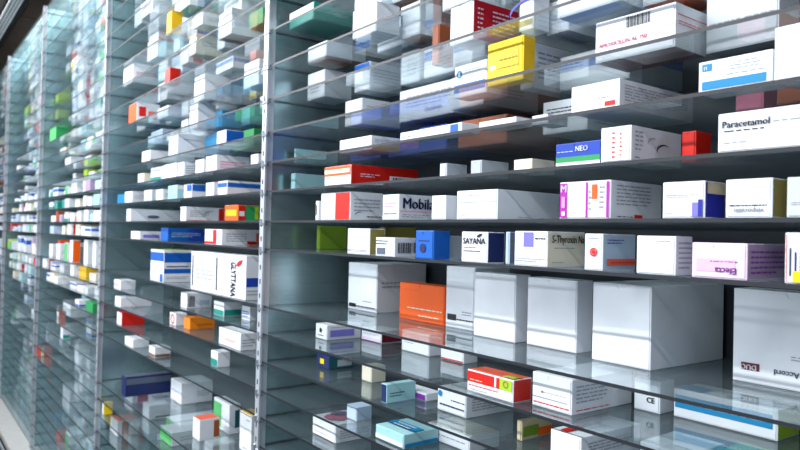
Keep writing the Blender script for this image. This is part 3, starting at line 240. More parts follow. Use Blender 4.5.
 (2, 0.44, 3.2328, 3.0565, 1.1554, 0.178, 0.06, None, 'white', 0, 6, 'white carton with a violet mark, fifth from left, fourth shelf above eye level, second bay'),
 (3, 0.553, 4.4636, 4.3678, 1.0877, 0.244, 0.085, None, 'white', 0, 3, 'white carton with grey print, rightmost, fifth shelf above eye level, third bay'),
 (3, 0.229, 4.6413, 4.4699, 1.0412, 0.287, 0.07, None, 'iceblue', 0, 7, 'pale blue carton, rightmost, second shelf above eye level, third bay'),
 (2, 0.329, 3.6883, 3.506, 1.1806, 0.193, 0.066, None, 'white', 0, 5, 'white carton with a teal base, third from left, third shelf above eye level, second bay'),
 (3, 0.229, 4.9363, 4.8316, 1.0301, 0.277, 0.081, None, 'white', 0, 2, 'plain white carton, third from left, second shelf above eye level, third bay'),
 (4, -0.251, 6.9991, 6.8919, 1.0385, 0.299, 0.133, None, 'mauve', 0, 12, 'lilac carton, rightmost, second shelf below eye level, fourth bay'),
 (3, -0.342, 5.0613, 4.8698, 1.0523, 0.293, 0.073, None, 'dyellow', 0, 12, 'yellow carton, only one, third shelf below eye level, third bay'),
 (3, 0.672, 4.854, 4.7521, 1.1718, 0.243, 0.09, None, 'cream', 0, 11, 'cream carton, rightmost, sixth shelf above eye level, third bay'),
 (2, 0.787, 2.8752, 2.7926, 1.1316, 0.171, 0.055, None, 'pale', 0, 4, 'pale grey carton, sixth from left, seventh shelf above eye level, second bay'),
 (2, -1, 3.8916, 3.7317, 1.1872, 0.216, 0.063, None, 'white', 0, 6, 'white carton with a violet mark, third from left, eighth shelf below eye level, second bay'),
 (2, 0.553, 3.6374, 3.5214, 1.1592, 0.256, 0.053, None, 'white', 0, 3, 'white carton with grey print, fourth from left, fifth shelf above eye level, second bay'),
 (3, 1.13, 4.5987, 4.4142, 1.1561, 0.232, 0.076, None, 'white', 0, 3, 'white carton with grey print, rightmost, tenth shelf above eye level, third bay'),
 (2, 1.017, 3.561, 3.422, 1.1539, 0.261, 0.048, None, 'cream', 0, 11, 'cream carton, second from left, ninth shelf above eye level, second bay'),
 (3, 0.033, 4.5377, 4.3677, 1.0142, 0.24, 0.068, None, 'white', 0, 6, 'white carton with a violet mark, rightmost, eye-level shelf, third bay'),
 (2, 1.017, 3.935, 3.771, 1.1473, 0.191, 0.066, None, 'white', 0, 6, 'white carton with a violet mark, leftmost, ninth shelf above eye level, second bay'),
 (2, 0.44, 3.8633, 3.7029, 1.1358, 0.176, 0.068, None, 'aqua', 0, 8, 'aqua carton, leftmost, fourth shelf above eye level, second bay'),
 (3, 0.672, 5.014, 4.86, 1.1574, 0.202, 0.095, None, 'white', 0, 5, 'white carton with a teal base, fifth from left, sixth shelf above eye level, third bay'),
 (4, -0.251, 7.593, 7.4608, 1.0127, 0.276, 0.145, None, 'white', 0, 0, 'white carton with a blue band, leftmost, second shelf below eye level, fourth bay'),
 (3, 0.44, 4.791, 4.7099, 1.1246, 0.274, 0.072, None, 'lime', 0, 12, 'lime carton, second from left, fourth shelf above eye level, third bay'),
 (2, 0.553, 3.5154, 3.345, 1.0771, 0.178, 0.054, None, 'white', 0, 10, 'white carton with an orange edge, third from left, fifth shelf above eye level, second bay'),
 (3, -0.532, 4.6649, 4.4814, 1.0116, 0.288, 0.057, None, 'green', 0, 12, 'green carton, rightmost, fifth shelf below eye level, third bay'),
 (3, 0.329, 5.4176, 5.3038, 1.1341, 0.256, 0.089, None, 'lime', 0, 12, 'lime carton, third from left, third shelf above eye level, third bay'),
 (3, 1.017, 5.1503, 4.9962, 1.16, 0.254, 0.08, None, 'white', 0, 9, 'white carton with a green end, rightmost, ninth shelf above eye level, third bay'),
 (3, 0.902, 4.7728, 4.5922, 1.1891, 0.166, 0.096, None, 'white', 0, 0, 'white carton with a blue band, rightmost, eighth shelf above eye level, third bay'),
 (3, 0.229, 4.8016, 4.6713, 1.0173, 0.225, 0.076, None, 'mauve', 0, 12, 'lilac carton, fourth from left, second shelf above eye level, third bay'),
 (3, 1.36, 5.1428, 5.0049, 1.1262, 0.246, 0.082, None, 'white', 0, 1, 'white carton with a red stripe, second from left, twelfth shelf above eye level, third bay'),
 (3, 1.36, 4.7358, 4.6368, 1.1827, 0.232, 0.08, None, 'pale', 0, 4, 'pale grey carton, fourth from left, twelfth shelf above eye level, third bay'),
 (3, 0.787, 4.9638, 4.7777, 1.2102, 0.189, 0.091, None, 'white', 0, 3, 'white carton with grey print, third from left, seventh shelf above eye level, third bay'),
 (3, 0.902, 5.6731, 5.5032, 1.129, 0.263, 0.087, None, 'white', 0, 1, 'white carton with a red stripe, third from left, eighth shelf above eye level, third bay'),
 (2, 0.132, 4.1282, 3.9643, 1.0493, 0.214, 0.058, None, 'cyan', 0, 12, 'sky blue carton, leftmost, first shelf above eye level, second bay'),
 (3, -0.251, 6.2132, 6.0648, 1.0547, 0.249, 0.103, None, 'white', 0, 10, 'white carton with an orange edge, leftmost, second shelf below eye level, third bay'),
 (3, 1.13, 5.0073, 4.8126, 1.2276, 0.187, 0.089, None, 'white', 0, 5, 'white carton with a teal base, fifth from left, tenth shelf above eye level, third bay'),
 (3, 0.44, 4.6099, 4.4376, 1.1018, 0.218, 0.067, None, 'white', 0, 3, 'white carton with grey print, rightmost, fourth shelf above eye level, third bay'),
 (3, 0.787, 4.7117, 4.5166, 1.1905, 0.225, 0.067, None, 'white', 0, 3, 'white carton with grey print, rightmost, seventh shelf above eye level, third bay'),
 (3, 1.13, 5.629, 5.5222, 1.1655, 0.233, 0.096, None, 'iceblue', 0, 7, 'pale blue carton, third from left, tenth shelf above eye level, third bay'),
 (3, 0.553, 5.4916, 5.3181, 1.1237, 0.222, 0.088, None, 'aqua', 0, 8, 'aqua carton, second from left, fifth shelf above eye level, third bay'),
 (2, -1, 4.1428, 3.9916, 1.1263, 0.289, 0.044, None, 'white', 0, 1, 'white carton with a red stripe, leftmost, eighth shelf below eye level, second bay'),
 (3, 0.787, 5.3578, 5.2342, 1.1463, 0.269, 0.075, None, 'white', 0, 10, 'white carton with an orange edge, leftmost, seventh shelf above eye level, third bay'),
 (2, 0.329, 3.9352, 3.8143, 1.1571, 0.216, 0.055, None, 'iceblue', 0, 7, 'pale blue carton, second from left, third shelf above eye level, second bay'),
 (3, -0.251, 5.5263, 5.4177, 1.0408, 0.147, 0.129, None, 'white', 0, 9, 'white carton with a green end, fourth from left, second shelf below eye level, third bay'),
 (3, 0.033, 5.11, 4.9857, 1.0342, 0.224, 0.076, None, 'white', 0, 6, 'white carton with a violet mark, fourth from left, eye-level shelf, third bay'),
 (3, 1.017, 5.6978, 5.5389, 1.1324, 0.262, 0.079, None, 'white', 0, 2, 'plain white carton, leftmost, ninth shelf above eye level, third bay'),
 (2, -1, 2.9754, 2.8767, 1.1618, 0.182, 0.045, None, 'white', 0, 3, 'white carton with grey print, rightmost, eighth shelf below eye level, second bay'),
 (3, 0.132, 4.9702, 4.8538, 1.0573, 0.215, 0.074, None, 'white', 0, 10, 'white carton with an orange edge, third from left, first shelf above eye level, third bay'),
 (3, 0.132, 4.8478, 4.7618, 1.017, 0.218, 0.07, None, 'white', 0, 10, 'white carton with an orange edge, second from left, first shelf above eye level, third bay'),
 (3, 0.132, 4.5518, 4.4003, 1.0139, 0.176, 0.07, None, 'aqua', 0, 8, 'aqua carton, rightmost, first shelf above eye level, third bay'),
 (3, 1.245, 6.1251, 5.9796, 1.1229, 0.281, 0.082, None, 'pale', 0, 4, 'pale grey carton, leftmost, eleventh shelf above eye level, third bay'),
 (3, -1.095, 5.2063, 5.1106, 1.1008, 0.294, 0.059, None, 'white', 0, 2, 'plain white carton, rightmost, eleventh shelf below eye level, third bay'),
 (3, 0.787, 5.2282, 5.0638, 1.1873, 0.228, 0.073, None, 'white', 0, 2, 'plain white carton, second from left, seventh shelf above eye level, third bay'),
 (3, 1.59, 5.2946, 5.0988, 1.1616, 0.223, 0.088, None, 'iceblue', 0, 7, 'pale blue carton, only one, fourteenth shelf above eye level, third bay'),
 (3, 0.329, 4.6204, 4.4547, 1.146, 0.268, 0.049, None, 'white', 0, 0, 'white carton with a blue band, rightmost, third shelf above eye level, third bay'),
 (3, 1.475, 5.7564, 5.6451, 1.2001, 0.215, 0.093, None, 'white', 0, 2, 'plain white carton, only one, thirteenth shelf above eye level, third bay'),
 (3, 1.36, 5.6147, 5.4495, 1.14, 0.214, 0.083, None, 'iceblue', 0, 7, 'pale blue carton, leftmost, twelfth shelf above eye level, third bay'),
 (4, -0.251, 7.2569, 7.1591, 1.0165, 0.217, 0.13, None, 'white', 0, 0, 'white carton with a blue band, second from left, second shelf below eye level, fourth bay'),
 (3, 0.902, 5.9305, 5.8331, 1.1575, 0.215, 0.096, None, 'iceblue', 0, 7, 'pale blue carton, second from left, eighth shelf above eye level, third bay'),
 (3, 0.553, 6.3071, 6.1838, 1.1908, 0.224, 0.1, None, 'white', 0, 3, 'white carton with grey print, leftmost, fifth shelf above eye level, third bay'),
 (3, 1.36, 4.6068, 4.4267, 1.2102, 0.205, 0.06, None, 'white', 0, 1, 'white carton with a red stripe, rightmost, twelfth shelf above eye level, third bay'),
 (3, 1.245, 4.5797, 4.3825, 1.178, 0.228, 0.053, None, 'white', 0, 5, 'white carton with a teal base, rightmost, eleventh shelf above eye level, third bay'),
 (3, 0.902, 4.5822, 4.4781, 1.1359, 0.146, 0.085, None, 'white', 0, 5, 'white carton with a teal base, fifth from left, eighth shelf above eye level, third bay'),
 (3, 0.229, 5.4126, 5.2163, 1.051, 0.18, 0.082, None, 'white', 0, 6, 'white carton with a violet mark, second from left, second shelf above eye level, third bay'),
 (3, 0.329, 5.7911, 5.6935, 1.1348, 0.228, 0.084, None, 'white', 0, 2, 'plain white carton, leftmost, third shelf above eye level, third bay'),
 (3, -0.251, 5.3477, 5.234, 1.0548, 0.141, 0.107, None, 'white', 0, 10, 'white carton with an orange edge, sixth from left, second shelf below eye level, third bay'),
 (3, 0.672, 5.4806, 5.3102, 1.221, 0.194, 0.083, None, 'white', 0, 3, 'white carton with grey print, fourth from left, sixth shelf above eye level, third bay'),
 (3, -0.251, 5.7848, 5.6563, 1.0324, 0.147, 0.116, None, 'white', 0, 2, 'plain white carton, second from left, second shelf below eye level, third bay'),
 (3, -0.81, 4.7464, 4.6057, 1.1178, 0.23, 0.056, None, 'white', 0, 1, 'white carton with a red stripe, rightmost, eighth shelf below eye level, third bay'),
 (3, 0.672, 4.7221, 4.5614, 1.1335, 0.15, 0.078, None, 'aqua', 0, 8, 'aqua carton, sixth from left, sixth shelf above eye level, third bay'),
 (3, 0.229, 5.966, 5.7885, 1.0291, 0.258, 0.071, None, 'white', 0, 0, 'white carton with a blue band, leftmost, second shelf above eye level, third bay'),
 (3, -1.19, 5.4223, 5.2939, 1.1168, 0.262, 0.062, None, 'white', 0, 10, 'white carton with an orange edge, leftmost, twelfth shelf below eye level, third bay'),
 (3, 1.13, 4.7826, 4.6287, 1.1485, 0.239, 0.055, None, 'white', 0, 1, 'white carton with a red stripe, fourth from left, tenth shelf above eye level, third bay'),
 (3, -0.06, 5.2161, 5.0922, 1.0506, 0.193, 0.076, None, 'cream', 0, 11, 'cream carton, second from left, first shelf below eye level, third bay'),
 (3, -1.38, 5.176, 5.0819, 1.1174, 0.235, 0.065, None, 'pale', 0, 4, 'pale grey carton, only one, fourteenth shelf below eye level, third bay'),
 (3, 0.033, 5.5585, 5.42, 1.0404, 0.218, 0.073, None, 'white', 0, 5, 'white carton with a teal base, second from left, eye-level shelf, third bay'),
 (3, 0.902, 5.0446, 4.8728, 1.1522, 0.184, 0.071, None, 'white', 0, 2, 'plain white carton, fourth from left, eighth shelf above eye level, third bay'),
 (3, 1.36, 4.9049, 4.7658, 1.1101, 0.201, 0.065, None, 'dorange', 0, 12, 'orange carton, third from left, twelfth shelf above eye level, third bay'),
 (3, 1.245, 5.5672, 5.4618, 1.188, 0.227, 0.076, None, 'cream', 0, 11, 'cream carton, second from left, eleventh shelf above eye level, third bay'),
 (3, -1.19, 4.5439, 4.42, 1.1274, 0.187, 0.06, None, 'cream', 0, 11, 'cream carton, rightmost, twelfth shelf below eye level, third bay'),
 (3, 0.672, 5.1668, 5.02, 1.1426, 0.159, 0.085, None, 'white', 0, 5, 'white carton with a teal base, third from left, sixth shelf above eye level, third bay'),
 (3, 1.13, 5.8492, 5.659, 1.1201, 0.174, 0.092, None, 'white', 0, 5, 'white carton with a teal base, second from left, tenth shelf above eye level, third bay'),
 (3, -0.06, 4.549, 4.4104, 1.0516, 0.155, 0.067, None, 'white', 0, 6, 'white carton with a violet mark, rightmost, first shelf below eye level, third bay'),
]
FAR = [
 (2,1.245,3.913,3.815,1.13,0.162,0.091,'white',2),
 (2,1.13,3.45,3.302,1.114,0.162,0.053,'pale',4),
 (3,1.705,6.289,6.127,1.222,0.193,0.047,'white',2),
 (3,1.705,6.027,5.894,1.143,0.177,0.079,'cream',11),
 (3,1.705,5.864,5.697,1.218,0.197,0.058,'white',0),
 (3,1.59,5.976,5.855,1.132,0.186,0.063,'pale',4),
 (3,1.59,5.695,5.589,1.123,0.279,0.064,'white',2),
 (3,1.59,5.559,5.365,1.172,0.204,0.051,'green',12),
 (3,1.475,5.915,5.826,1.158,0.212,0.07,'white',6),
 (3,1.475,5.639,5.495,1.173,0.176,0.065,'white',10),
 (3,1.475,5.465,5.355,1.114,0.151,0.09,'iceblue',7),
 (3,1.475,5.325,5.163,1.185,0.166,0.081,'white',3),
 (3,1.475,5.013,4.886,1.138,0.191,0.048,'white',3),
 (3,1.475,4.876,4.786,1.181,0.145,0.08,'iceblue',7),
 (3,1.475,4.78,4.628,1.186,0.147,0.074,'white',10),
 (3,1.36,5.945,5.839,1.172,0.163,0.076,'white',1),
 (3,1.36,5.809,5.645,1.189,0.168,0.092,'white',10),
 (3,1.36,5.359,5.243,1.2,0.154,0.086,'white',9),
 (3,1.245,5.97,5.793,1.15,0.15,0.082,'white',3),
 (3,1.245,5.787,5.695,1.12,0.187,0.07,'white',0),
 (3,1.245,5.685,5.597,1.155,0.26,0.069,'white',5),
 (3,1.245,5.432,5.292,1.144,0.271,0.058,'aqua',8),
 (3,1.245,5.282,5.186,1.201,0.214,0.054,'iceblue',7),
 (3,1.245,5.176,4.992,1.186,0.151,0.057,'white',0),
 (3,1.245,4.69,4.586,1.129,0.225,0.05,'cream',11),
 (3,1.13,5.392,5.302,1.2,0.152,0.085,'white',5),
 (3,1.13,5.142,5.017,1.133,0.2,0.058,'aqua',8),
 (3,1.017,6.093,5.973,1.162,0.153,0.086,'pale',4),
 (3,1.017,5.903,5.764,1.207,0.158,0.066,'aqua',8),
 (3,1.017,5.533,5.406,1.197,0.218,0.052,'white',2),
 (3,1.017,5.34,5.25,1.184,0.16,0.069,'white',6),
 (3,1.017,4.866,4.708,1.127,0.226,0.047,'white',2),
 (3,1.017,4.642,4.467,1.179,0.144,0.052,'white',2),
 (3,0.902,6.184,6.031,1.194,0.221,0.077,'white',3),
 (3,0.902,5.497,5.393,1.179,0.164,0.05,'white',2),
 (3,0.902,5.363,5.26,1.2,0.215,0.053,'white',9),
 (3,0.902,5.194,5.051,1.166,0.206,0.055,'iceblue',7),
 (3,0.787,5.948,5.848,1.187,0.228,0.074,'white',3),
 (3,0.787,5.838,5.718,1.124,0.144,0.094,'pale',4),
 (3,0.787,5.688,5.532,1.159,0.178,0.083,'pale',4),
 (3,0.787,5.526,5.428,1.102,0.27,0.048,'white',1),
 (3,0.787,4.487,4.347,1.127,0.165,0.051,'aqua',8),
 (3,0.672,5.911,5.796,1.104,0.21,0.062,'pale',4),
 (3,0.672,5.636,5.491,1.086,0.249,0.061,'white',3),
 (3,0.672,5.28,5.173,1.168,0.247,0.056,'white',1),
 (3,0.553,6.174,6.034,1.105,0.142,0.084,'white',5),
 (3,0.553,6.028,5.931,1.181,0.234,0.08,'white',3),
 (3,0.553,5.901,5.808,1.077,0.204,0.068,'cream',11),
 (3,0.553,5.802,5.652,1.162,0.208,0.064,'white',3),
 (3,0.553,5.308,5.173,1.163,0.203,0.057,'cream',11),
 (3,0.553,5.107,4.946,1.087,0.159,0.068,'white',3),
 (3,0.553,4.736,4.564,1.059,0.168,0.06,'iceblue',7),
 (3,0.44,5.68,5.481,1.055,0.154,0.079,'pale',4),
 (3,0.44,5.475,5.294,1.152,0.14,0.083,'white',2),
 (3,0.44,5.284,5.159,1.157,0.25,0.052,'white',9),
 (3,0.44,5.059,4.891,1.169,0.165,0.048,'white',5),
 (3,0.329,5.624,5.424,1.166,0.189,0.06,'red',12),
 (3,0.329,5.274,5.131,1.145,0.269,0.052,'green',12),
 (3,0.329,5.031,4.899,1.086,0.245,0.047,'white',1),
 (3,0.329,4.869,4.72,1.109,0.192,0.055,'white',9),
 (3,0.229,6.314,6.169,1.059,0.197,0.071,'white',6),
 (3,0.229,6.139,5.996,1.038,0.201,0.045,'teal',12),
 (3,0.229,5.659,5.57,1.052,0.237,0.042,'white',5),
 (3,0.229,5.54,5.443,1.036,0.153,0.067,'white',9),
 (3,0.132,6.189,6.011,1.04,0.181,0.049,'aqua',8),
 (3,0.132,6.005,5.866,1.011,0.207,0.054,'white',5),
 (3,0.132,5.796,5.702,1.011,0.176,0.06,'teal',12),
 (3,0.132,5.602,5.513,1.028,0.251,0.064,'teal',12),
 (3,0.132,5.263,5.13,1.052,0.207,0.063,'cream',11),
 (3,0.033,6.118,5.931,1.046,0.188,0.049,'white',2),
 (3,0.033,5.661,5.564,1.022,0.291,0.052,'mauve',12),
 (3,0.033,4.706,4.548,1.034,0.168,0.052,'aqua',8),
 (3,-0.06,5.749,5.599,1.06,0.224,0.064,'iceblue',7),
 (3,-0.06,5.589,5.492,1.033,0.177,0.065,'cream',11),
 (3,-0.06,5.362,5.246,1.025,0.157,0.076,'white',1),
 (3,-0.06,4.752,4.579,1.012,0.165,0.056,'white',0),
 (3,-0.342,6.317,6.141,1.026,0.189,0.07,'white',1),
 (3,-0.342,6.111,6.022,1.049,0.191,0.057,'iceblue',7),
 (3,-0.342,5.956,5.793,1.03,0.166,0.039,'white',0),
 (3,-0.342,5.693,5.543,1.043,0.222,0.056,'pale',4),
 (3,-0.342,5.383,5.195,1.056,0.153,0.064,'white',1),
 (3,-0.342,5.185,5.091,1.019,0.218,0.061,'white',3),
 (3,-0.342,4.71,4.546,1.039,0.224,0.044,'cream',11),
 (3,-0.435,6.105,5.941,1.023,0.271,0.057,'white',0),
 (3,-0.435,5.931,5.753,1.018,0.212,0.071,'cream',11),
 (3,-0.435,5.743,5.589,1.013,0.286,0.051,'white',3),
 (3,-0.435,5.283,5.085,1.038,0.236,0.042,'white',0),
 (3,-0.435,4.985,4.803,1.023,0.201,0.039,'white',2),
 (3,-0.435,4.773,4.668,1.021,0.245,0.041,'pale',4),
 (3,-0.435,4.638,4.467,1.056,0.163,0.057,'pale',4),
 (3,-0.62,5.884,5.753,1.11,0.244,0.04,'white',2),
 (3,-0.62,5.653,5.507,1.09,0.193,0.062,'white',3),
 (3,-0.62,4.657,4.544,1.099,0.17,0.036,'white',5),
 (3,-0.715,5.222,5.068,1.14,0.203,0.066,'white',0),
 (3,-0.81,5.902,5.712,1.134,0.148,0.04,'white',2),
 (3,-0.905,6.128,6.023,1.137,0.175,0.068,'white',2),
 (3,-0.905,4.817,4.663,1.118,0.187,0.039,'iceblue',7),
 (3,-1,5.621,5.485,1.153,0.262,0.056,'white',2),
 (3,-1,5.475,5.29,1.124,0.147,0.059,'white',2),
 (3,-1,5.19,5.09,1.142,0.155,0.07,'white',2),
 (3,-1,4.94,4.807,1.157,0.172,0.066,'white',9),
 (3,-1.285,5.841,5.717,1.118,0.254,0.055,'white',2),
 (3,-1.38,5.868,5.786,1.152,0.208,0.048,'white',3),
 (3,-1.475,5.471,5.336,1.151,0.166,0.057,'white',1),
 (3,-1.475,4.966,4.789,1.105,0.191,0.046,'white',5),
 (3,-1.475,4.779,4.638,1.078,0.151,0.05,'iceblue',7),
 (3,-1.57,6.097,6.007,1.107,0.288,0.05,'cyan',12),
 (3,-1.57,5.641,5.534,1.135,0.192,0.044,'white',5),
 (3,-1.57,5.434,5.306,1.067,0.152,0.063,'white',9),
 (3,-1.57,5.18,5.074,1.123,0.155,0.061,'white',5),
 (3,-1.665,5.639,5.531,1.179,0.204,0.052,'white',6),
 (3,-1.85,6.227,6.083,1.164,0.204,0.045,'white',10),
 (4,1.705,8.209,8.063,1.179,0.236,0.074,'white',0),
 (4,1.705,7.843,7.648,1.149,0.226,0.057,'white',0),
 (4,1.705,7.618,7.49,1.139,0.21,0.075,'white',6),
 (4,1.705,7.46,7.339,1.173,0.192,0.071,'aqua',8),
 (4,1.705,7.333,7.241,1.172,0.189,0.082,'white',1),
 (4,1.705,7.081,6.964,1.117,0.187,0.089,'aqua',8),
 (4,1.705,6.804,6.659,1.212,0.203,0.092,'white',0),
 (4,1.705,6.589,6.482,1.177,0.179,0.046,'pale',4),
 (4,1.59,8.395,8.261,1.163,0.252,0.081,'white',5),
 (4,1.59,8.161,8.064,1.143,0.147,0.05,'pale',4),
 (4,1.59,8.034,7.876,1.142,0.186,0.076,'white',0),
 (4,1.59,7.866,7.739,1.106,0.182,0.093,'white',9),
 (4,1.59,7.553,7.464,1.117,0.204,0.094,'teal',12),
 (4,1.59,7.244,7.151,1.111,0.23,0.095,'white',9),
 (4,1.59,7.121,6.937,1.123,0.15,0.077,'white',3),
 (4,1.59,6.847,6.71,1.131,0.176,0.052,'white',2),
 (4,1.59,6.7,6.579,1.109,0.245,0.069,'white',6),
 (4,1.475,8.469,8.287,1.139,0.255,0.081,'aqua',8),
 (4,1.475,8.277,8.185,1.212,0.18,0.097,'white',2),
 (4,1.475,8.175,8.025,1.129,0.232,0.048,'white',10),
 (4,1.475,7.839,7.745,1.172,0.243,0.089,'white',3),
 (4,1.475,7.645,7.488,1.173,0.15,0.067,'white',3),
 (4,1.475,7.388,7.192,1.135,0.248,0.097,'white',2),
 (4,1.475,7.162,7.061,1.118,0.184,0.09,'white',1),
 (4,1.475,7.051,6.929,1.124,0.22,0.073,'white',6),
 (4,1.475,6.919,6.767,1.185,0.219,0.063,'white',10),
 (4,1.475,6.761,6.567,1.109,0.171,0.093,'white',1),
 (4,1.36,8.197,8.108,1.14,0.253,0.057,'cream',11),
 (4,1.36,8.078,7.987,1.158,0.149,0.095,'white',3),
 (4,1.36,7.981,7.812,1.116,0.269,0.083,'cream',11),
 (4,1.36,7.722,7.55,1.104,0.297,0.078,'pale',4),
 (4,1.36,7.484,7.358,1.195,0.174,0.085,'white',3),
 (4,1.36,7.258,7.088,1.17,0.18,0.057,'white',9),
 (4,1.36,7.022,6.909,1.145,0.142,0.073,'cream',11),
 (4,1.36,6.903,6.751,1.188,0.227,0.085,'pale',4),
 (4,1.36,6.651,6.524,1.155,0.232,0.089,'pale',4),
 (4,1.245,8.208,8.022,1.207,0.208,0.079,'aqua',8),
 (4,1.245,7.932,7.83,1.127,0.263,0.096,'pale',4),
 (4,1.245,7.82,7.649,1.142,0.151,0.095,'white',0),
 (4,1.245,7.579,7.453,1.198,0.172,0.065,'white',0),
 (4,1.245,7.443,7.329,1.148,0.267,0.056,'white',10),
 (4,1.245,7.319,7.162,1.178,0.237,0.093,'white',1),
 (4,1.245,7.152,7.041,1.127,0.288,0.074,'white',5),
 (4,1.245,7.011,6.876,1.175,0.206,0.069,'white',0),
 (4,1.245,6.87,6.672,1.187,0.228,0.077,'white',3),
 (4,1.13,8.084,7.95,1.233,0.182,0.057,'white',5),
 (4,1.13,7.944,7.823,1.172,0.24,0.062,'white',2),
 (4,1.13,7.813,7.624,1.174,0.232,0.09,'cream',11),
 (4,1.13,7.618,7.451,1.2,0.215,0.064,'white',0),
 (4,1.13,7.441,7.287,1.206,0.209,0.054,'white',1),
 (4,1.13,7.257,7.076,1.124,0.235,0.059,'white',6),
 (4,1.13,7.046,6.848,1.185,0.209,0.079,'white',0),
 (4,1.13,6.838,6.701,1.192,0.184,0.072,'white',10),
 (4,1.13,6.695,6.608,1.174,0.146,0.051,'white',0),
 (4,1.13,6.598,6.481,1.196,0.219,0.056,'white',0),
 (4,1.017,8.377,8.243,1.135,0.245,0.094,'white',9),
 (4,1.017,8.213,8.127,1.133,0.185,0.09,'white',5),
 (4,1.017,8.117,7.931,1.106,0.197,0.058,'lime',12),
 (4,1.017,7.901,7.725,1.131,0.213,0.09,'cream',11),
 (4,1.017,7.719,7.581,1.168,0.208,0.056,'pale',4),
 (4,1.017,7.331,7.139,1.106,0.183,0.063,'rose2',12),
 (4,1.017,7.129,6.991,1.153,0.149,0.084,'white',2),
 (4,1.017,6.961,6.816,1.187,0.185,0.058,'white',6),
 (4,0.902,8.239,8.058,1.121,0.163,0.068,'white',0),
 (4,0.902,7.968,7.776,1.219,0.196,0.081,'pale',4),
 (4,0.902,7.766,7.632,1.179,0.236,0.078,'white',0),
 (4,0.902,7.626,7.488,1.21,0.205,0.091,'iceblue',7),
 (4,0.902,7.482,7.384,1.124,0.143,0.07,'aqua',8),
 (4,0.902,7.354,7.156,1.204,0.211,0.067,'aqua',8),
 (4,0.902,7.006,6.861,1.191,0.224,0.049,'iceblue',7),
 (4,0.902,6.831,6.699,1.133,0.175,0.071,'pale',4),
 (4,0.902,6.599,6.495,1.205,0.21,0.074,'white',5),
 (4,0.787,8.449,8.307,1.209,0.206,0.056,'iceblue',7),
 (4,0.787,8.277,8.143,1.158,0.174,0.066,'white',2),
 (4,0.787,7.993,7.809,1.14,0.275,0.05,'aqua',8),
 (4,0.787,7.799,7.604,1.159,0.178,0.056,'red',12),
 (4,0.787,7.444,7.299,1.183,0.168,0.084,'white',5),
 (4,0.787,7.269,7.092,1.191,0.211,0.069,'white',6),
 (4,0.787,7.062,6.938,1.201,0.214,0.059,'pale',4),
 (4,0.787,6.932,6.821,1.149,0.263,0.093,'white',6),
 (4,0.787,6.815,6.683,1.123,0.183,0.088,'aqua',8),
 (4,0.787,6.613,6.498,1.185,0.163,0.094,'white',6),
 (4,0.672,8.011,7.811,1.138,0.201,0.064,'white',10),
 (4,0.672,7.801,7.715,1.14,0.145,0.068,'pale',4),
 (4,0.672,7.555,7.364,1.155,0.26,0.081,'white',5),
 (4,0.672,7.294,7.172,1.084,0.272,0.051,'iceblue',7),
 (4,0.672,7.012,6.86,1.148,0.229,0.095,'white',1),
 (4,0.672,6.85,6.684,1.16,0.255,0.087,'white',2),
 (4,0.672,6.584,6.496,1.132,0.17,0.069,'iceblue',7),
 (4,0.553,8.269,8.087,1.066,0.141,0.078,'white',10),
 (4,0.553,7.957,7.839,1.136,0.142,0.06,'iceblue',7),
 (4,0.553,7.809,7.662,1.189,0.226,0.066,'rose2',12),
 (4,0.553,7.652,7.511,1.093,0.156,0.062,'white',3),
 (4,0.553,7.411,7.314,1.172,0.18,0.062,'pale',4),
 (4,0.553,7.308,7.175,1.076,0.206,0.101,'aqua',8),
 (4,0.553,7.105,6.99,1.156,0.213,0.056,'iceblue',7),
 (4,0.553,6.89,6.708,1.131,0.174,0.083,'white',1),
 (4,0.553,6.678,6.492,1.068,0.161,0.063,'white',5),
 (4,0.44,8.195,8.014,1.141,0.246,0.083,'royal',12),
 (4,0.44,8.004,7.881,1.098,0.227,0.071,'white',9),
 (4,0.44,7.871,7.737,1.182,0.233,0.085,'white',1),
 (4,0.44,7.727,7.546,1.153,0.254,0.079,'white',9),
 (4,0.44,7.536,7.43,1.151,0.214,0.062,'white',3),
 (4,0.44,7.4,7.246,1.12,0.281,0.09,'white',2),
 (4,0.44,7.216,7.023,1.146,0.268,0.076,'royal',12),
 (4,0.44,6.993,6.858,1.101,0.159,0.077,'pale',4),
 (4,0.44,6.758,6.603,1.084,0.182,0.048,'white',6),
 (4,0.329,8.469,8.364,1.109,0.224,0.056,'white',6),
 (4,0.329,8.264,8.089,1.139,0.178,0.056,'red',12),
 (4,0.329,8.059,7.975,1.12,0.235,0.083,'white',3),
 (4,0.329,7.845,7.744,1.104,0.276,0.066,'white',2),
 (4,0.329,7.464,7.315,1.151,0.236,0.089,'white',6),
 (4,0.329,7.305,7.162,1.116,0.168,0.065,'pale',4),
 (4,0.329,7.156,6.966,1.096,0.149,0.073,'white',1),
 (4,0.329,6.84,6.684,1.152,0.182,0.062,'cream',11),
 (4,0.329,6.674,6.522,1.067,0.25,0.072,'dyellow',12),
 (4,0.229,8.032,7.878,1.026,0.156,0.045,'white',5),
 (4,0.229,7.872,7.711,1.051,0.211,0.07,'white',0),
 (4,0.229,7.641,7.489,1.032,0.177,0.057,'white',5),
 (4,0.229,7.329,7.219,1.018,0.211,0.073,'white',10),
 (4,0.229,7.149,7.045,1.028,0.278,0.08,'white',0),
 (4,0.229,7.035,6.907,1.059,0.241,0.061,'white',2),
 (4,0.229,6.841,6.665,1.059,0.243,0.059,'white',3),
 (4,0.132,8.105,8.023,1.014,0.277,0.044,'cream',11),
 (4,0.132,7.863,7.721,1.048,0.142,0.08,'white',1),
 (4,0.132,7.561,7.478,1.049,0.282,0.047,'white',10),
 (4,0.132,7.378,7.265,1.04,0.188,0.05,'iceblue',7),
 (4,0.132,7.259,7.139,1.018,0.261,0.077,'white',6),
 (4,0.132,7.069,6.939,1.016,0.265,0.068,'cream',11),
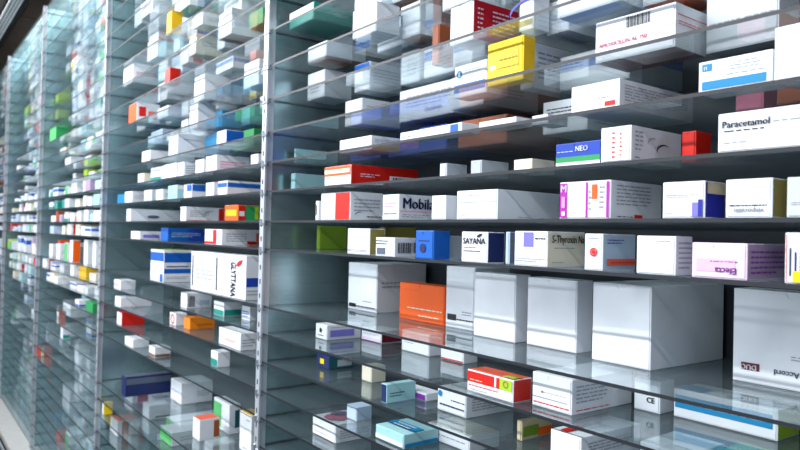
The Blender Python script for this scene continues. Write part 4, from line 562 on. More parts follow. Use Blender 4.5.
 (4,0.132,6.779,6.665,1.021,0.293,0.076,'white',5),
 (4,0.033,8.139,8.033,1.012,0.27,0.062,'white',0),
 (4,0.033,7.873,7.743,1.022,0.194,0.078,'iceblue',7),
 (4,0.033,7.713,7.532,1.047,0.199,0.059,'white',3),
 (4,0.033,7.346,7.25,1.047,0.238,0.07,'white',10),
 (4,0.033,7.18,7.071,1.05,0.265,0.054,'white',0),
 (4,0.033,6.881,6.746,1.054,0.222,0.059,'white',6),
 (4,0.033,6.646,6.491,1.026,0.234,0.077,'white',3),
 (4,-0.06,8.407,8.315,1.039,0.296,0.074,'red',12),
 (4,-0.06,8.305,8.108,1.051,0.142,0.045,'white',1),
 (4,-0.06,8.098,7.917,1.024,0.275,0.043,'white',0),
 (4,-0.06,7.887,7.792,1.018,0.2,0.041,'white',5),
 (4,-0.06,7.762,7.621,1.027,0.243,0.056,'iceblue',7),
 (4,-0.06,7.591,7.408,1.047,0.298,0.071,'white',3),
 (4,-0.06,7.308,7.153,1.038,0.154,0.068,'iceblue',7),
 (4,-0.06,7.053,6.959,1.031,0.263,0.071,'white',9),
 (4,-0.06,6.869,6.771,1.038,0.263,0.05,'white',2),
 (4,-0.06,6.765,6.578,1.02,0.298,0.059,'white',1),
 (4,-0.251,8.451,8.279,1.027,0.219,0.099,'lime',12),
 (4,-0.251,8.269,8.078,1.018,0.256,0.082,'white',9),
 (4,-0.251,7.918,7.719,1.05,0.168,0.146,'white',3),
 (4,-0.251,7.451,7.287,1.054,0.227,0.103,'white',1),
 (4,-0.251,6.882,6.761,1.027,0.218,0.088,'white',2),
 (4,-0.251,6.755,6.575,1.015,0.254,0.066,'cream',11),
 (4,-0.342,8.193,8.068,1.018,0.29,0.045,'cream',11),
 (4,-0.342,8.058,7.878,1.026,0.259,0.059,'aqua',8),
 (4,-0.342,7.868,7.77,1.051,0.275,0.066,'cream',11),
 (4,-0.342,7.67,7.493,1.057,0.239,0.053,'pale',4),
 (4,-0.342,7.393,7.267,1.026,0.265,0.064,'aqua',8),
 (4,-0.342,7.177,7.093,1.02,0.208,0.066,'white',10),
 (4,-0.342,6.993,6.911,1.026,0.238,0.046,'white',3),
 (4,-0.342,6.845,6.645,1.038,0.259,0.057,'red',12),
 (4,-0.435,8.407,8.317,1.042,0.233,0.047,'white',2),
 (4,-0.435,8.287,8.192,1.051,0.226,0.064,'white',9),
 (4,-0.435,8.092,7.98,1.034,0.196,0.039,'cream',11),
 (4,-0.435,7.97,7.885,1.023,0.189,0.038,'pale',4),
 (4,-0.435,7.879,7.732,1.042,0.247,0.067,'white',9),
 (4,-0.435,7.702,7.551,1.02,0.227,0.057,'white',1),
 (4,-0.435,7.451,7.342,1.053,0.187,0.048,'white',0),
 (4,-0.435,7.336,7.246,1.041,0.177,0.067,'white',10),
 (4,-0.435,7.176,7.003,1.051,0.223,0.065,'lime',12),
 (4,-0.435,6.973,6.826,1.013,0.231,0.071,'aqua',8),
 (4,-0.435,6.726,6.624,1.046,0.209,0.067,'white',10),
 (4,-0.435,6.614,6.511,1.022,0.238,0.04,'white',2),
 (4,-0.532,7.936,7.85,1.019,0.293,0.064,'cream',11),
 (4,-0.532,7.604,7.442,1.029,0.233,0.073,'aqua',8),
 (4,-0.532,7.292,7.166,1.06,0.15,0.058,'white',0),
 (4,-0.62,8.248,8.119,1.137,0.22,0.063,'white',0),
 (4,-0.62,7.869,7.715,1.153,0.243,0.052,'white',10),
 (4,-0.62,6.869,6.783,1.129,0.143,0.07,'pale',4),
 (4,-0.715,7.912,7.829,1.163,0.181,0.077,'white',3),
 (4,-0.715,7.489,7.337,1.065,0.159,0.039,'iceblue',7),
 (4,-0.715,7.207,7.019,1.145,0.168,0.063,'white',2),
 (4,-0.81,7.096,6.914,1.07,0.275,0.048,'white',2),
 (4,-0.905,8.165,8.049,1.078,0.209,0.066,'white',9),
 (4,-0.905,7.083,6.912,1.109,0.196,0.039,'cream',11),
 (4,-1,8.413,8.232,1.075,0.218,0.051,'white',5),
 (4,-1,6.902,6.72,1.166,0.153,0.054,'white',9),
 (4,-1.095,7.372,7.267,1.104,0.295,0.053,'white',3),
 (4,-1.095,7.237,7.058,1.141,0.255,0.048,'white',0),
 (4,-1.095,6.668,6.585,1.093,0.293,0.077,'iceblue',7),
 (4,-1.19,7.783,7.596,1.11,0.244,0.066,'white',1),
 (4,-1.19,7.35,7.234,1.189,0.226,0.046,'white',1),
 (4,-1.19,6.868,6.697,1.128,0.248,0.067,'white',5),
 (4,-1.285,7.45,7.282,1.123,0.193,0.04,'white',9),
 (4,-1.285,7.032,6.871,1.114,0.205,0.059,'teal',12),
 (4,-1.38,8.262,8.119,1.152,0.204,0.039,'white',5),
 (4,-1.38,7.749,7.632,1.088,0.224,0.07,'pale',4),
 (4,-1.38,7.502,7.314,1.112,0.239,0.076,'white',3),
 (4,-1.38,7.214,7.037,1.145,0.27,0.043,'iceblue',7),
 (4,-1.475,8.214,8.119,1.12,0.281,0.048,'white',9),
 (4,-1.475,7.849,7.764,1.115,0.173,0.063,'white',9),
 (4,-1.475,7.754,7.592,1.106,0.152,0.054,'white',9),
 (4,-1.475,7.586,7.482,1.152,0.263,0.074,'white',6),
 (4,-1.475,7.476,7.364,1.138,0.212,0.065,'cream',11),
 (4,-1.57,8.265,8.175,1.166,0.205,0.074,'white',10),
 (4,-1.57,7.569,7.376,1.125,0.149,0.077,'white',10),
 (4,-1.57,7.036,6.908,1.166,0.215,0.07,'cream',11),
 (4,-1.76,8.351,8.196,1.144,0.18,0.052,'white',9),
 (4,-1.76,8.186,7.994,1.097,0.279,0.062,'pale',4),
 (4,-1.85,7.925,7.753,1.12,0.146,0.057,'white',2),
 (4,-1.85,6.813,6.679,1.152,0.212,0.072,'white',2),
 (5,1.705,10.424,10.246,1.121,0.257,0.062,'white',2),
 (5,1.705,10.156,9.998,1.23,0.185,0.047,'aqua',8),
 (5,1.705,9.968,9.789,1.105,0.145,0.083,'cream',11),
 (5,1.705,9.569,9.459,1.185,0.166,0.072,'white',10),
 (5,1.705,9.429,9.301,1.19,0.168,0.062,'cream',11),
 (5,1.705,9.295,9.211,1.109,0.277,0.06,'white',6),
 (5,1.705,9.141,8.996,1.131,0.215,0.072,'lime',12),
 (5,1.705,8.846,8.747,1.185,0.216,0.082,'aqua',8),
 (5,1.59,10.383,10.274,1.222,0.193,0.06,'pale',4),
 (5,1.59,10.024,9.93,1.103,0.255,0.07,'white',2),
 (5,1.59,9.92,9.787,1.153,0.162,0.069,'white',2),
 (5,1.59,9.687,9.505,1.131,0.199,0.078,'pale',4),
 (5,1.59,9.405,9.227,1.128,0.287,0.068,'white',2),
 (5,1.59,9.221,9.071,1.134,0.159,0.097,'green',12),
 (5,1.59,9.061,8.924,1.124,0.267,0.094,'white',1),
 (5,1.59,8.834,8.708,1.186,0.229,0.065,'white',5),
 (5,1.475,10.415,10.291,1.124,0.29,0.077,'white',5),
 (5,1.475,10.281,10.104,1.167,0.189,0.097,'white',5),
 (5,1.475,10.038,9.885,1.143,0.239,0.063,'cream',11),
 (5,1.475,9.819,9.732,1.098,0.246,0.072,'white',6),
 (5,1.475,9.726,9.607,1.093,0.235,0.097,'red',12),
 (5,1.475,9.597,9.426,1.155,0.217,0.058,'white',10),
 (5,1.475,9.326,9.233,1.176,0.239,0.054,'aqua',8),
 (5,1.475,9.227,9.13,1.179,0.227,0.073,'white',3),
 (5,1.475,9.12,8.941,1.083,0.219,0.075,'white',2),
 (5,1.475,8.841,8.758,1.201,0.214,0.071,'pale',4),
 (5,1.36,10.383,10.272,1.155,0.236,0.061,'white',6),
 (5,1.36,10.242,10.138,1.11,0.191,0.077,'white',5),
 (5,1.36,10.128,9.93,1.184,0.231,0.094,'white',10),
 (5,1.36,9.9,9.711,1.215,0.2,0.07,'cream',11),
 (5,1.36,9.551,9.377,1.198,0.169,0.091,'white',5),
 (5,1.36,9.277,9.101,1.159,0.256,0.088,'white',0),
 (5,1.36,9.031,8.912,1.182,0.233,0.071,'white',3),
 (5,1.245,10.268,10.125,1.131,0.219,0.066,'pale',4),
 (5,1.245,9.965,9.797,1.181,0.234,0.09,'pale',4),
 (5,1.245,9.767,9.678,1.214,0.144,0.073,'iceblue',7),
 (5,1.245,9.668,9.571,1.162,0.253,0.059,'white',10),
 (5,1.245,9.561,9.457,1.145,0.174,0.072,'white',5),
 (5,1.245,9.357,9.187,1.118,0.26,0.056,'white',0),
 (5,1.245,9.157,9.048,1.222,0.193,0.068,'white',3),
 (5,1.245,9.042,8.915,1.186,0.229,0.064,'white',0),
 (5,1.245,8.909,8.801,1.154,0.17,0.05,'white',6),
 (5,1.245,8.795,8.684,1.192,0.223,0.084,'white',2),
 (5,1.13,10.599,10.473,1.232,0.183,0.078,'white',6),
 (5,1.13,10.313,10.113,1.227,0.161,0.055,'white',5),
 (5,1.13,10.013,9.926,1.191,0.224,0.066,'white',10),
 (5,1.13,9.826,9.67,1.122,0.152,0.095,'pale',4),
 (5,1.13,9.51,9.381,1.19,0.207,0.056,'white',0),
 (5,1.13,9.371,9.239,1.13,0.161,0.092,'white',10),
 (5,1.13,9.209,9.128,1.204,0.21,0.095,'white',6),
 (5,1.13,9.002,8.842,1.205,0.162,0.09,'aqua',8),
 (5,1.13,8.836,8.706,1.221,0.194,0.097,'white',5),
 (5,1.017,10.239,10.128,1.193,0.151,0.079,'iceblue',7),
 (5,1.017,10.028,9.899,1.203,0.162,0.057,'white',5),
 (5,1.017,9.889,9.781,1.155,0.259,0.047,'white',2),
 (5,1.017,9.651,9.532,1.189,0.179,0.083,'white',2),
 (5,1.017,9.322,9.139,1.159,0.249,0.074,'white',2),
 (5,0.902,10.503,10.368,1.125,0.18,0.058,'cream',11),
 (5,0.902,10.362,10.192,1.174,0.241,0.074,'pale',4),
 (5,0.902,10.042,9.863,1.198,0.217,0.091,'white',0),
 (5,0.902,9.833,9.696,1.167,0.223,0.076,'white',10),
 (5,0.902,9.69,9.596,1.101,0.237,0.073,'white',5),
 (5,0.902,9.566,9.402,1.189,0.226,0.05,'white',9),
 (5,0.902,9.392,9.245,1.115,0.184,0.094,'white',10),
 (5,0.902,9.215,9.092,1.147,0.183,0.072,'white',5),
 (5,0.902,8.942,8.841,1.171,0.244,0.089,'iceblue',7),
 (5,0.787,10.574,10.438,1.143,0.187,0.072,'pale',4),
 (5,0.787,10.428,10.294,1.161,0.254,0.078,'white',1),
 (5,0.787,10.288,10.193,1.124,0.171,0.057,'white',1),
 (5,0.787,10.163,10.069,1.191,0.155,0.094,'cream',11),
 (5,0.787,10.063,9.865,1.173,0.142,0.087,'cream',11),
 (5,0.787,9.855,9.765,1.173,0.242,0.076,'white',10),
 (5,0.787,9.759,9.649,1.195,0.22,0.059,'white',0),
 (5,0.787,9.559,9.402,1.14,0.223,0.093,'white',6),
 (5,0.787,9.396,9.201,1.121,0.14,0.072,'white',1),
 (5,0.787,9.101,8.946,1.153,0.194,0.087,'white',9),
 (5,0.787,8.94,8.768,1.161,0.249,0.095,'white',9),
 (5,0.672,10.688,10.512,1.161,0.254,0.083,'aqua',8),
 (5,0.672,10.502,10.368,1.13,0.153,0.087,'white',10),
 (5,0.672,10.268,10.121,1.164,0.179,0.055,'royal',12),
 (5,0.672,10.111,9.972,1.179,0.187,0.056,'white',10),
 (5,0.672,9.962,9.846,1.143,0.215,0.054,'white',0),
 (5,0.672,9.816,9.684,1.184,0.231,0.096,'white',2),
 (5,0.672,9.534,9.389,1.143,0.24,0.052,'white',6),
 (5,0.672,9.229,9.107,1.138,0.149,0.082,'white',0),
 (5,0.672,9.007,8.89,1.109,0.295,0.095,'aqua',8),
 (5,0.672,8.82,8.693,1.164,0.251,0.092,'white',9),
 (5,0.553,10.437,10.351,1.119,0.207,0.066,'pale',4),
 (5,0.553,10.341,10.21,1.106,0.265,0.092,'aqua',8),
 (5,0.553,10.12,9.948,1.091,0.266,0.083,'white',0),
 (5,0.553,9.882,9.766,1.124,0.255,0.095,'white',1),
 (5,0.553,9.666,9.486,1.124,0.258,0.076,'white',9),
 (5,0.553,9.456,9.335,1.162,0.205,0.077,'aqua',8),
 (5,0.553,9.325,9.242,1.16,0.231,0.092,'white',6),
 (5,0.553,9.236,9.099,1.144,0.176,0.098,'white',9),
 (5,0.553,8.939,8.846,1.11,0.23,0.069,'pale',4),
 (5,0.44,10.36,10.191,1.151,0.201,0.092,'dorange',12),
 (5,0.44,10.161,10.056,1.108,0.203,0.06,'iceblue',7),
 (5,0.44,9.986,9.863,1.182,0.233,0.049,'white',10),
 (5,0.44,9.763,9.589,1.187,0.228,0.09,'teal',12),
 (5,0.44,9.559,9.476,1.181,0.209,0.058,'cream',11),
 (5,0.44,9.466,9.278,1.161,0.146,0.072,'white',6),
 (5,0.44,9.178,9.098,1.105,0.245,0.067,'white',1),
 (5,0.44,8.948,8.773,1.072,0.23,0.077,'white',1),
 (5,0.329,10.186,9.993,1.186,0.229,0.052,'iceblue',7),
 (5,0.329,9.987,9.807,1.141,0.274,0.074,'white',5),
 (5,0.329,9.801,9.654,1.158,0.201,0.048,'white',6),
 (5,0.329,9.588,9.432,1.06,0.273,0.054,'white',3),
 (5,0.329,9.426,9.231,1.145,0.168,0.064,'mauve',12),
 (5,0.329,9.221,9.082,1.089,0.144,0.089,'pale',4),
 (5,0.329,9.076,8.914,1.168,0.24,0.093,'iceblue',7),
 (5,0.329,8.814,8.673,1.119,0.198,0.089,'white',1),
 (5,0.229,9.671,9.509,1.041,0.249,0.078,'white',0),
 (5,0.229,9.359,9.177,1.038,0.291,0.071,'iceblue',7),
 (5,0.229,9.087,8.908,1.023,0.282,0.071,'white',0),
 (5,0.229,8.808,8.679,1.026,0.268,0.066,'white',10),
 (5,0.132,9.717,9.53,1.045,0.143,0.073,'white',2),
 (5,0.132,9.524,9.355,1.039,0.264,0.063,'white',3),
 (5,0.132,9.255,9.129,1.025,0.283,0.07,'cream',11),
 (5,0.132,9.029,8.942,1.018,0.259,0.079,'white',2),
 (5,0.033,9.475,9.302,1.056,0.201,0.067,'iceblue',7),
 (5,0.033,9.272,9.146,1.027,0.21,0.076,'pale',4),
 (5,0.033,8.96,8.859,1.042,0.213,0.059,'white',6),
 (5,0.033,8.789,8.691,1.022,0.216,0.079,'iceblue',7),
 (5,-0.06,9.572,9.387,1.05,0.297,0.048,'iceblue',7),
 (5,-0.06,9.377,9.227,1.016,0.261,0.042,'white',2),
 (5,-0.06,9.157,9.011,1.053,0.201,0.055,'white',0),
 (5,-0.06,8.911,8.748,1.036,0.241,0.06,'white',2),
 (5,-0.251,9.547,9.406,1.055,0.232,0.076,'white',0),
 (5,-0.251,9.246,9.082,1.034,0.193,0.092,'pale',4),
 (5,-0.251,9.052,8.899,1.048,0.246,0.063,'pale',4),
 (5,-0.251,8.889,8.773,1.033,0.177,0.131,'iceblue',7),
 (5,-0.342,9.543,9.461,1.059,0.222,0.059,'white',2),
 (5,-0.342,9.275,9.088,1.029,0.183,0.074,'iceblue',7),
 (5,-0.342,9.082,8.918,1.016,0.266,0.071,'white',10),
 (5,-0.435,9.43,9.283,1.06,0.192,0.068,'white',5),
 (5,-0.435,9.277,9.077,1.053,0.256,0.072,'white',5),
 (5,-0.435,8.987,8.831,1.023,0.215,0.071,'white',0),
 (5,-0.532,9.077,8.916,1.037,0.291,0.066,'iceblue',7),
 (5,-0.81,9.62,9.449,1.11,0.264,0.063,'white',6),
 (5,-0.81,9.079,8.972,1.153,0.221,0.039,'aqua',8),
 (5,-0.905,9.3,9.219,1.136,0.262,0.061,'white',5),
 (5,-1,9.259,9.109,1.089,0.195,0.061,'cyan',12),
 (5,-1.19,9.518,9.355,1.121,0.263,0.041,'white',10),
 (5,-1.19,9.349,9.188,1.144,0.271,0.039,'lime',12),
 (5,-1.19,8.848,8.707,1.106,0.266,0.077,'white',5),
 (5,-1.285,8.9,8.79,1.083,0.173,0.048,'white',2),
 (5,-1.38,10.092,9.961,1.133,0.153,0.053,'white',2),
 (5,-1.475,8.962,8.794,1.135,0.157,0.047,'cream',11),
 (5,-1.57,9.736,9.655,1.158,0.257,0.064,'white',5),
 (5,-1.665,9.757,9.569,1.108,0.152,0.04,'cream',11),
 (5,-1.85,8.824,8.71,1.155,0.26,0.067,'white',0),
]
POWER1, POWER2, WORLD, EXPO, HAZE, POWER3 = 185, 36, .45, -.08, .047, 18
# ---------------------------------------------------------------- builder
import bpy, bmesh, math, random
from mathutils import Vector, Matrix
D = 0.65                      # metres per table unit (distance from lens to the shelf fronts)
PLATE = 0.0065
scene = bpy.context.scene
COL = scene.collection
rnd = random.Random(3)

PAL = {  # sRGB
 'white':(226,229,236),'pale':(196,203,212),'lgrey':(176,182,190),'grey':(150,154,165),'steel':(88,98,116),'ink':(28,28,36),
 'red':(204,28,14),'dred':(190,34,24),'coral':(226,106,82),'crimson':(186,16,40),'maroon':(104,26,44),'orange':(238,94,14),'dorange':(228,74,10),
 'amber':(236,132,26),'rust':(164,84,48),'brown':(130,92,68),'yellow':(246,210,10),'dyellow':(232,182,24),'ochre':(150,116,10),'cream':(228,220,200),
 'beige':(196,184,150),'olive':(140,130,66),'moss':(112,142,40),'lime':(166,200,44),'green':(44,150,84),'lgreen':(92,190,110),'teal':(20,140,126),'dteal':(28,86,92),
 'aqua':(160,206,212),'cyan':(20,128,178),'skyblue':(108,170,206),'iceblue':(178,198,220),'azure':(18,92,184),'royal':(30,66,170),'blue':(36,44,150),
 'navy':(28,40,92),'violet':(122,116,204),'purple':(126,50,150),'magenta':(172,36,166),'lilac':(214,150,214),'mauve':(172,150,178),'rose':(226,204,226),'rose2':(226,182,210),
 'rosedark':(190,70,110),'pink':(232,130,160)}
def lin(c):
    c = c/255.0
    return c/12.92 if c <= .04045 else ((c+.055)/1.055)**2.4
def new_mat(name):
    m = bpy.data.materials.new(name); m.use_nodes = True
    return m, m.node_tree, m.node_tree.nodes['Principled BSDF']
MATS = {}
def card(c):
    """printed paperboard: slight mottling of tone and gloss"""
    if c in MATS: return MATS[c]
    m, nt, b = new_mat('card_'+c)
    rgb = [lin(v) for v in PAL[c]]
    n = nt.nodes.new('ShaderNodeTexNoise'); n.inputs['Scale'].default_value = 18; n.inputs['Detail'].default_value = 3
    tc = nt.nodes.new('ShaderNodeTexCoord'); nt.links.new(tc.outputs['Object'], n.inputs['Vector'])
    r = nt.nodes.new('ShaderNodeValToRGB')
    r.color_ramp.elements[0].position = .3; r.color_ramp.elements[1].position = .75
    r.color_ramp.elements[0].color = [v*.93 for v in rgb]+[1]; r.color_ramp.elements[1].color = [min(v*1.04,.95) for v in rgb]+[1]
    nt.links.new(n.outputs['Fac'], r.inputs['Fac']); nt.links.new(r.outputs['Color'], b.inputs['Base Color'])
    b.inputs['Roughness'].default_value = .42; b.inputs['Specular IOR Level'].default_value = .35
    MATS[c] = m
    return m
def plain(name, rgb, rough, metal=0, noise=None, spread=.15):
    m, nt, b = new_mat(name)
    rgb = [lin(v) for v in rgb]
    n = nt.nodes.new('ShaderNodeTexNoise'); n.inputs['Detail'].default_value = 4
    tc = nt.nodes.new('ShaderNodeTexCoord'); mp = nt.nodes.new('ShaderNodeMapping')
    mp.inputs['Scale'].default_value = noise or (6, 6, 6)
    nt.links.new(tc.outputs['Object'], mp.inputs['Vector']); nt.links.new(mp.outputs['Vector'], n.inputs['Vector'])
    r = nt.nodes.new('ShaderNodeValToRGB')
    r.color_ramp.elements[0].position = .25; r.color_ramp.elements[1].position = .8
    r.color_ramp.elements[0].color = [v*(1-spread) for v in rgb]+[1]; r.color_ramp.elements[1].color = [min(1, v*(1+spread)) for v in rgb]+[1]
    nt.links.new(n.outputs['Fac'], r.inputs['Fac']); nt.links.new(r.outputs['Color'], b.inputs['Base Color'])
    b.inputs['Roughness'].default_value = rough; b.inputs['Metallic'].default_value = metal
    return m
def glass_face():
    """thin clear float glass: see-through with a faint green tint, mirror reflection after Fresnel"""
    m = bpy.data.materials.new('float_glass'); m.use_nodes = True
    nt = m.node_tree; nt.nodes.clear()
    out = nt.nodes.new('ShaderNodeOutputMaterial'); mix = nt.nodes.new('ShaderNodeMixShader')
    tr = nt.nodes.new('ShaderNodeBsdfTransparent'); tr.inputs['Color'].default_value = (.945, .975, .974, 1)
    gl = nt.nodes.new('ShaderNodeBsdfGlossy'); gl.inputs['Roughness'].default_value = .02; gl.inputs['Color'].default_value = (.93, .985, 1, 1)
    ge = nt.nodes.new('ShaderNodeNewGeometry'); fr = nt.nodes.new('ShaderNodeFresnel')
    mi = nt.nodes.new('ShaderNodeMix'); mi.data_type = 'FLOAT'
    mi.inputs[2].default_value = 1.5; mi.inputs[3].default_value = 1/1.5
    nt.links.new(ge.outputs['Backfacing'], mi.inputs[0]); nt.links.new(mi.outputs[0], fr.inputs['IOR'])
    nt.links.new(fr.outputs['Fac'], mix.inputs[0]); nt.links.new(tr.outputs[0], mix.inputs[1]); nt.links.new(gl.outputs[0], mix.inputs[2])
    # milky haze mixed into the glass as a diffuse and translucent film
    df = nt.nodes.new('ShaderNodeBsdfDiffuse'); tl = nt.nodes.new('ShaderNodeBsdfTranslucent')
    for q in (df, tl): q.inputs['Color'].default_value = (.74, .86, .93, 1)
    half = nt.nodes.new('ShaderNodeMixShader'); half.inputs[0].default_value = .5
    nt.links.new(df.outputs[0], half.inputs[1]); nt.links.new(tl.outputs[0], half.inputs[2])
    nz = nt.nodes.new('ShaderNodeTexNoise'); nz.inputs['Scale'].default_value = 5; nz.inputs['Detail'].default_value = 3
    mr = nt.nodes.new('ShaderNodeMapRange'); mr.inputs['To Min'].default_value = HAZE*.7; mr.inputs['To Max'].default_value = HAZE*1.3
    nt.links.new(nz.outputs['Fac'], mr.inputs['Value'])
    dm = nt.nodes.new('ShaderNodeMixShader'); nt.links.new(mr.outputs['Result'], dm.inputs[0])
    nt.links.new(mix.outputs[0], dm.inputs[1]); nt.links.new(half.outputs[0], dm.inputs[2])
    nt.links.new(dm.outputs[0], out.inputs['Surface'])
    return m
GLASS = glass_face()
EDGE = plain('glass_edge', (20, 25, 34), .45, 0, (3, 40, 40), .25)
STEEL = plain('brushed_steel_panel', (172, 199, 204), .26, .85, (2, 2, 60), .1)
BACK = plain('dark_back_sheet', (22, 29, 38), .5, .2, (3, 3, 30), .2)
ALU = plain('anodised_aluminium', (206, 212, 220), .38, .55, (40, 40, 3), .08)
SLOT = plain('dark_slot', (26, 28, 34), .6)
CLIPM = plain('clip_metal', (150, 156, 166), .3, .8)

def link_mesh(name, bm, mats, parent=None):
    me = bpy.data.meshes.new(name); bm.to_mesh(me); bm.free()
    for m in mats: me.materials.append(m)
    o = bpy.data.objects.new(name, me); COL.objects.link(o)
    if parent is not None: o.parent = parent
    return o
def add_box(bm, x0, x1, y0, y1, z0, z1, mi=0):
    vs = [bm.verts.new(c) for c in ((x0,y0,z0),(x1,y0,z0),(x1,y1,z0),(x0,y1,z0),(x0,y0,z1),(x1,y0,z1),(x1,y1,z1),(x0,y1,z1))]
    fs = []
    for q in ((3,2,1,0),(4,5,6,7),(0,1,5,4),(1,2,6,5),(2,3,7,6),(3,0,4,7)):
        f = bm.faces.new([vs[i] for i in q]); f.material_index = mi; fs.append(f)
    return fs
def put(o, kind=None, label=None, cat=None, group=None):
    if kind: o['kind'] = kind
    if label: o['label'] = label
    if cat: o['category'] = cat
    if group: o['group'] = group
    return o

# ---------------------------------------------------------------- lettering cache
TEXTS = {}
def text_geo(s):
    if s not in TEXTS:
        cu = bpy.data.curves.new('lettering', 'FONT'); cu.body = s; cu.resolution_u = 2; cu.offset = 0
        ob = bpy.data.objects.new('lettering', cu); COL.objects.link(ob)
        dg = bpy.context.evaluated_depsgraph_get()
        me = ob.evaluated_get(dg).to_mesh()
        vs = [v.co.copy() for v in me.vertices]; fs = [list(p.vertices) for p in me.polygons]
        ob.evaluated_get(dg).to_mesh_clear(); bpy.data.objects.remove(ob)
        nv = len(vs)          # three overlaid impressions make a bold face
        fs = fs+[[i+nv*k for i in q] for k in (1, 2) for q in fs]
        vs = vs+[v+Vector((  .03*k, .014*k, 0)) for k in (1, 2) for v in vs]
        TEXTS[s] = (vs, fs, max(v.x for v in vs))
    return TEXTS[s]

# ---------------------------------------------------------------- one carton
class Face:
    def __init__(s, o, U, V, n): s.o, s.U, s.V, s.n = Vector(o), Vector(U), Vector(V), Vector(n)
    def at(s, u, v, off): return s.o + s.U*u + s.V*v + s.n*off
def faces_of(w, d, h):
    return {'F': Face((-w/2,-d/2,0),(w,0,0),(0,0,h),(0,-1,0)), 'S': Face((w/2,-d/2,0),(0,d,0),(0,0,h),(1,0,0)),
            'T': Face((-w/2,-d/2,h),(w,0,0),(0,d,0),(0,0,1))}
def quad(bm, fc, u0, u1, v0, v1, off, mi):
    eu, ev = .0016/fc.U.length, .0016/fc.V.length
    u0, v0, u1, v1 = max(u0, eu), max(v0, ev), min(u1, 1-eu), min(v1, 1-ev)
    if u1 <= u0 or v1 <= v0: return
    f = bm.faces.new([bm.verts.new(fc.at(*p, off)) for p in ((u0,v0),(u1,v0),(u1,v1),(u0,v1))]); f.material_index = mi
def poly(bm, fc, pts, off, mi=0):
    f = bm.faces.new([bm.verts.new(fc.at(u, v, off)) for u, v in pts]); f.material_index = mi
def body_bm(w, d, h, cols, deco, slot, lift=.0006):
    """folded carton: softened edges, coloured faces, bands and small print"""
    bm = bmesh.new()
    fs = add_box(bm, -w/2, w/2, -d/2, d/2, 0, h)
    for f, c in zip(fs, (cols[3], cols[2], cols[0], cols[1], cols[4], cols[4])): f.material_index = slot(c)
    bmesh.ops.bevel(bm, geom=list(bm.edges), offset=.0011, segments=2, affect='EDGES', profile=.6)
    FS = faces_of(w, d, h)
    k = 0
    for t in deco:
        if t[0] == 'band':
            k += 1; quad(bm, FS[t[1]], t[2], t[3], t[4], t[5], lift+.00008*k, slot(t[6]))
        elif t[0] == 'fine':
            _, fc, u0, u1, v0, v1, n, c = t
            k += 1; H = (v1-v0)/n
            for i in range(n):
                u, a = u0, v0+H*(i+.22); end = u1-(rnd.random()*.3*(u1-u0) if i == 0 and n > 1 else 0)
                while u < end:
                    l = min(rnd.uniform(.05, .16)*(.5+.5*(u1-u0)), end-u)
                    quad(bm, FS[fc], u, u+l, a, a+H*.36, lift+.00008*k+.0001, slot(c)); u += l+.018
    return bm
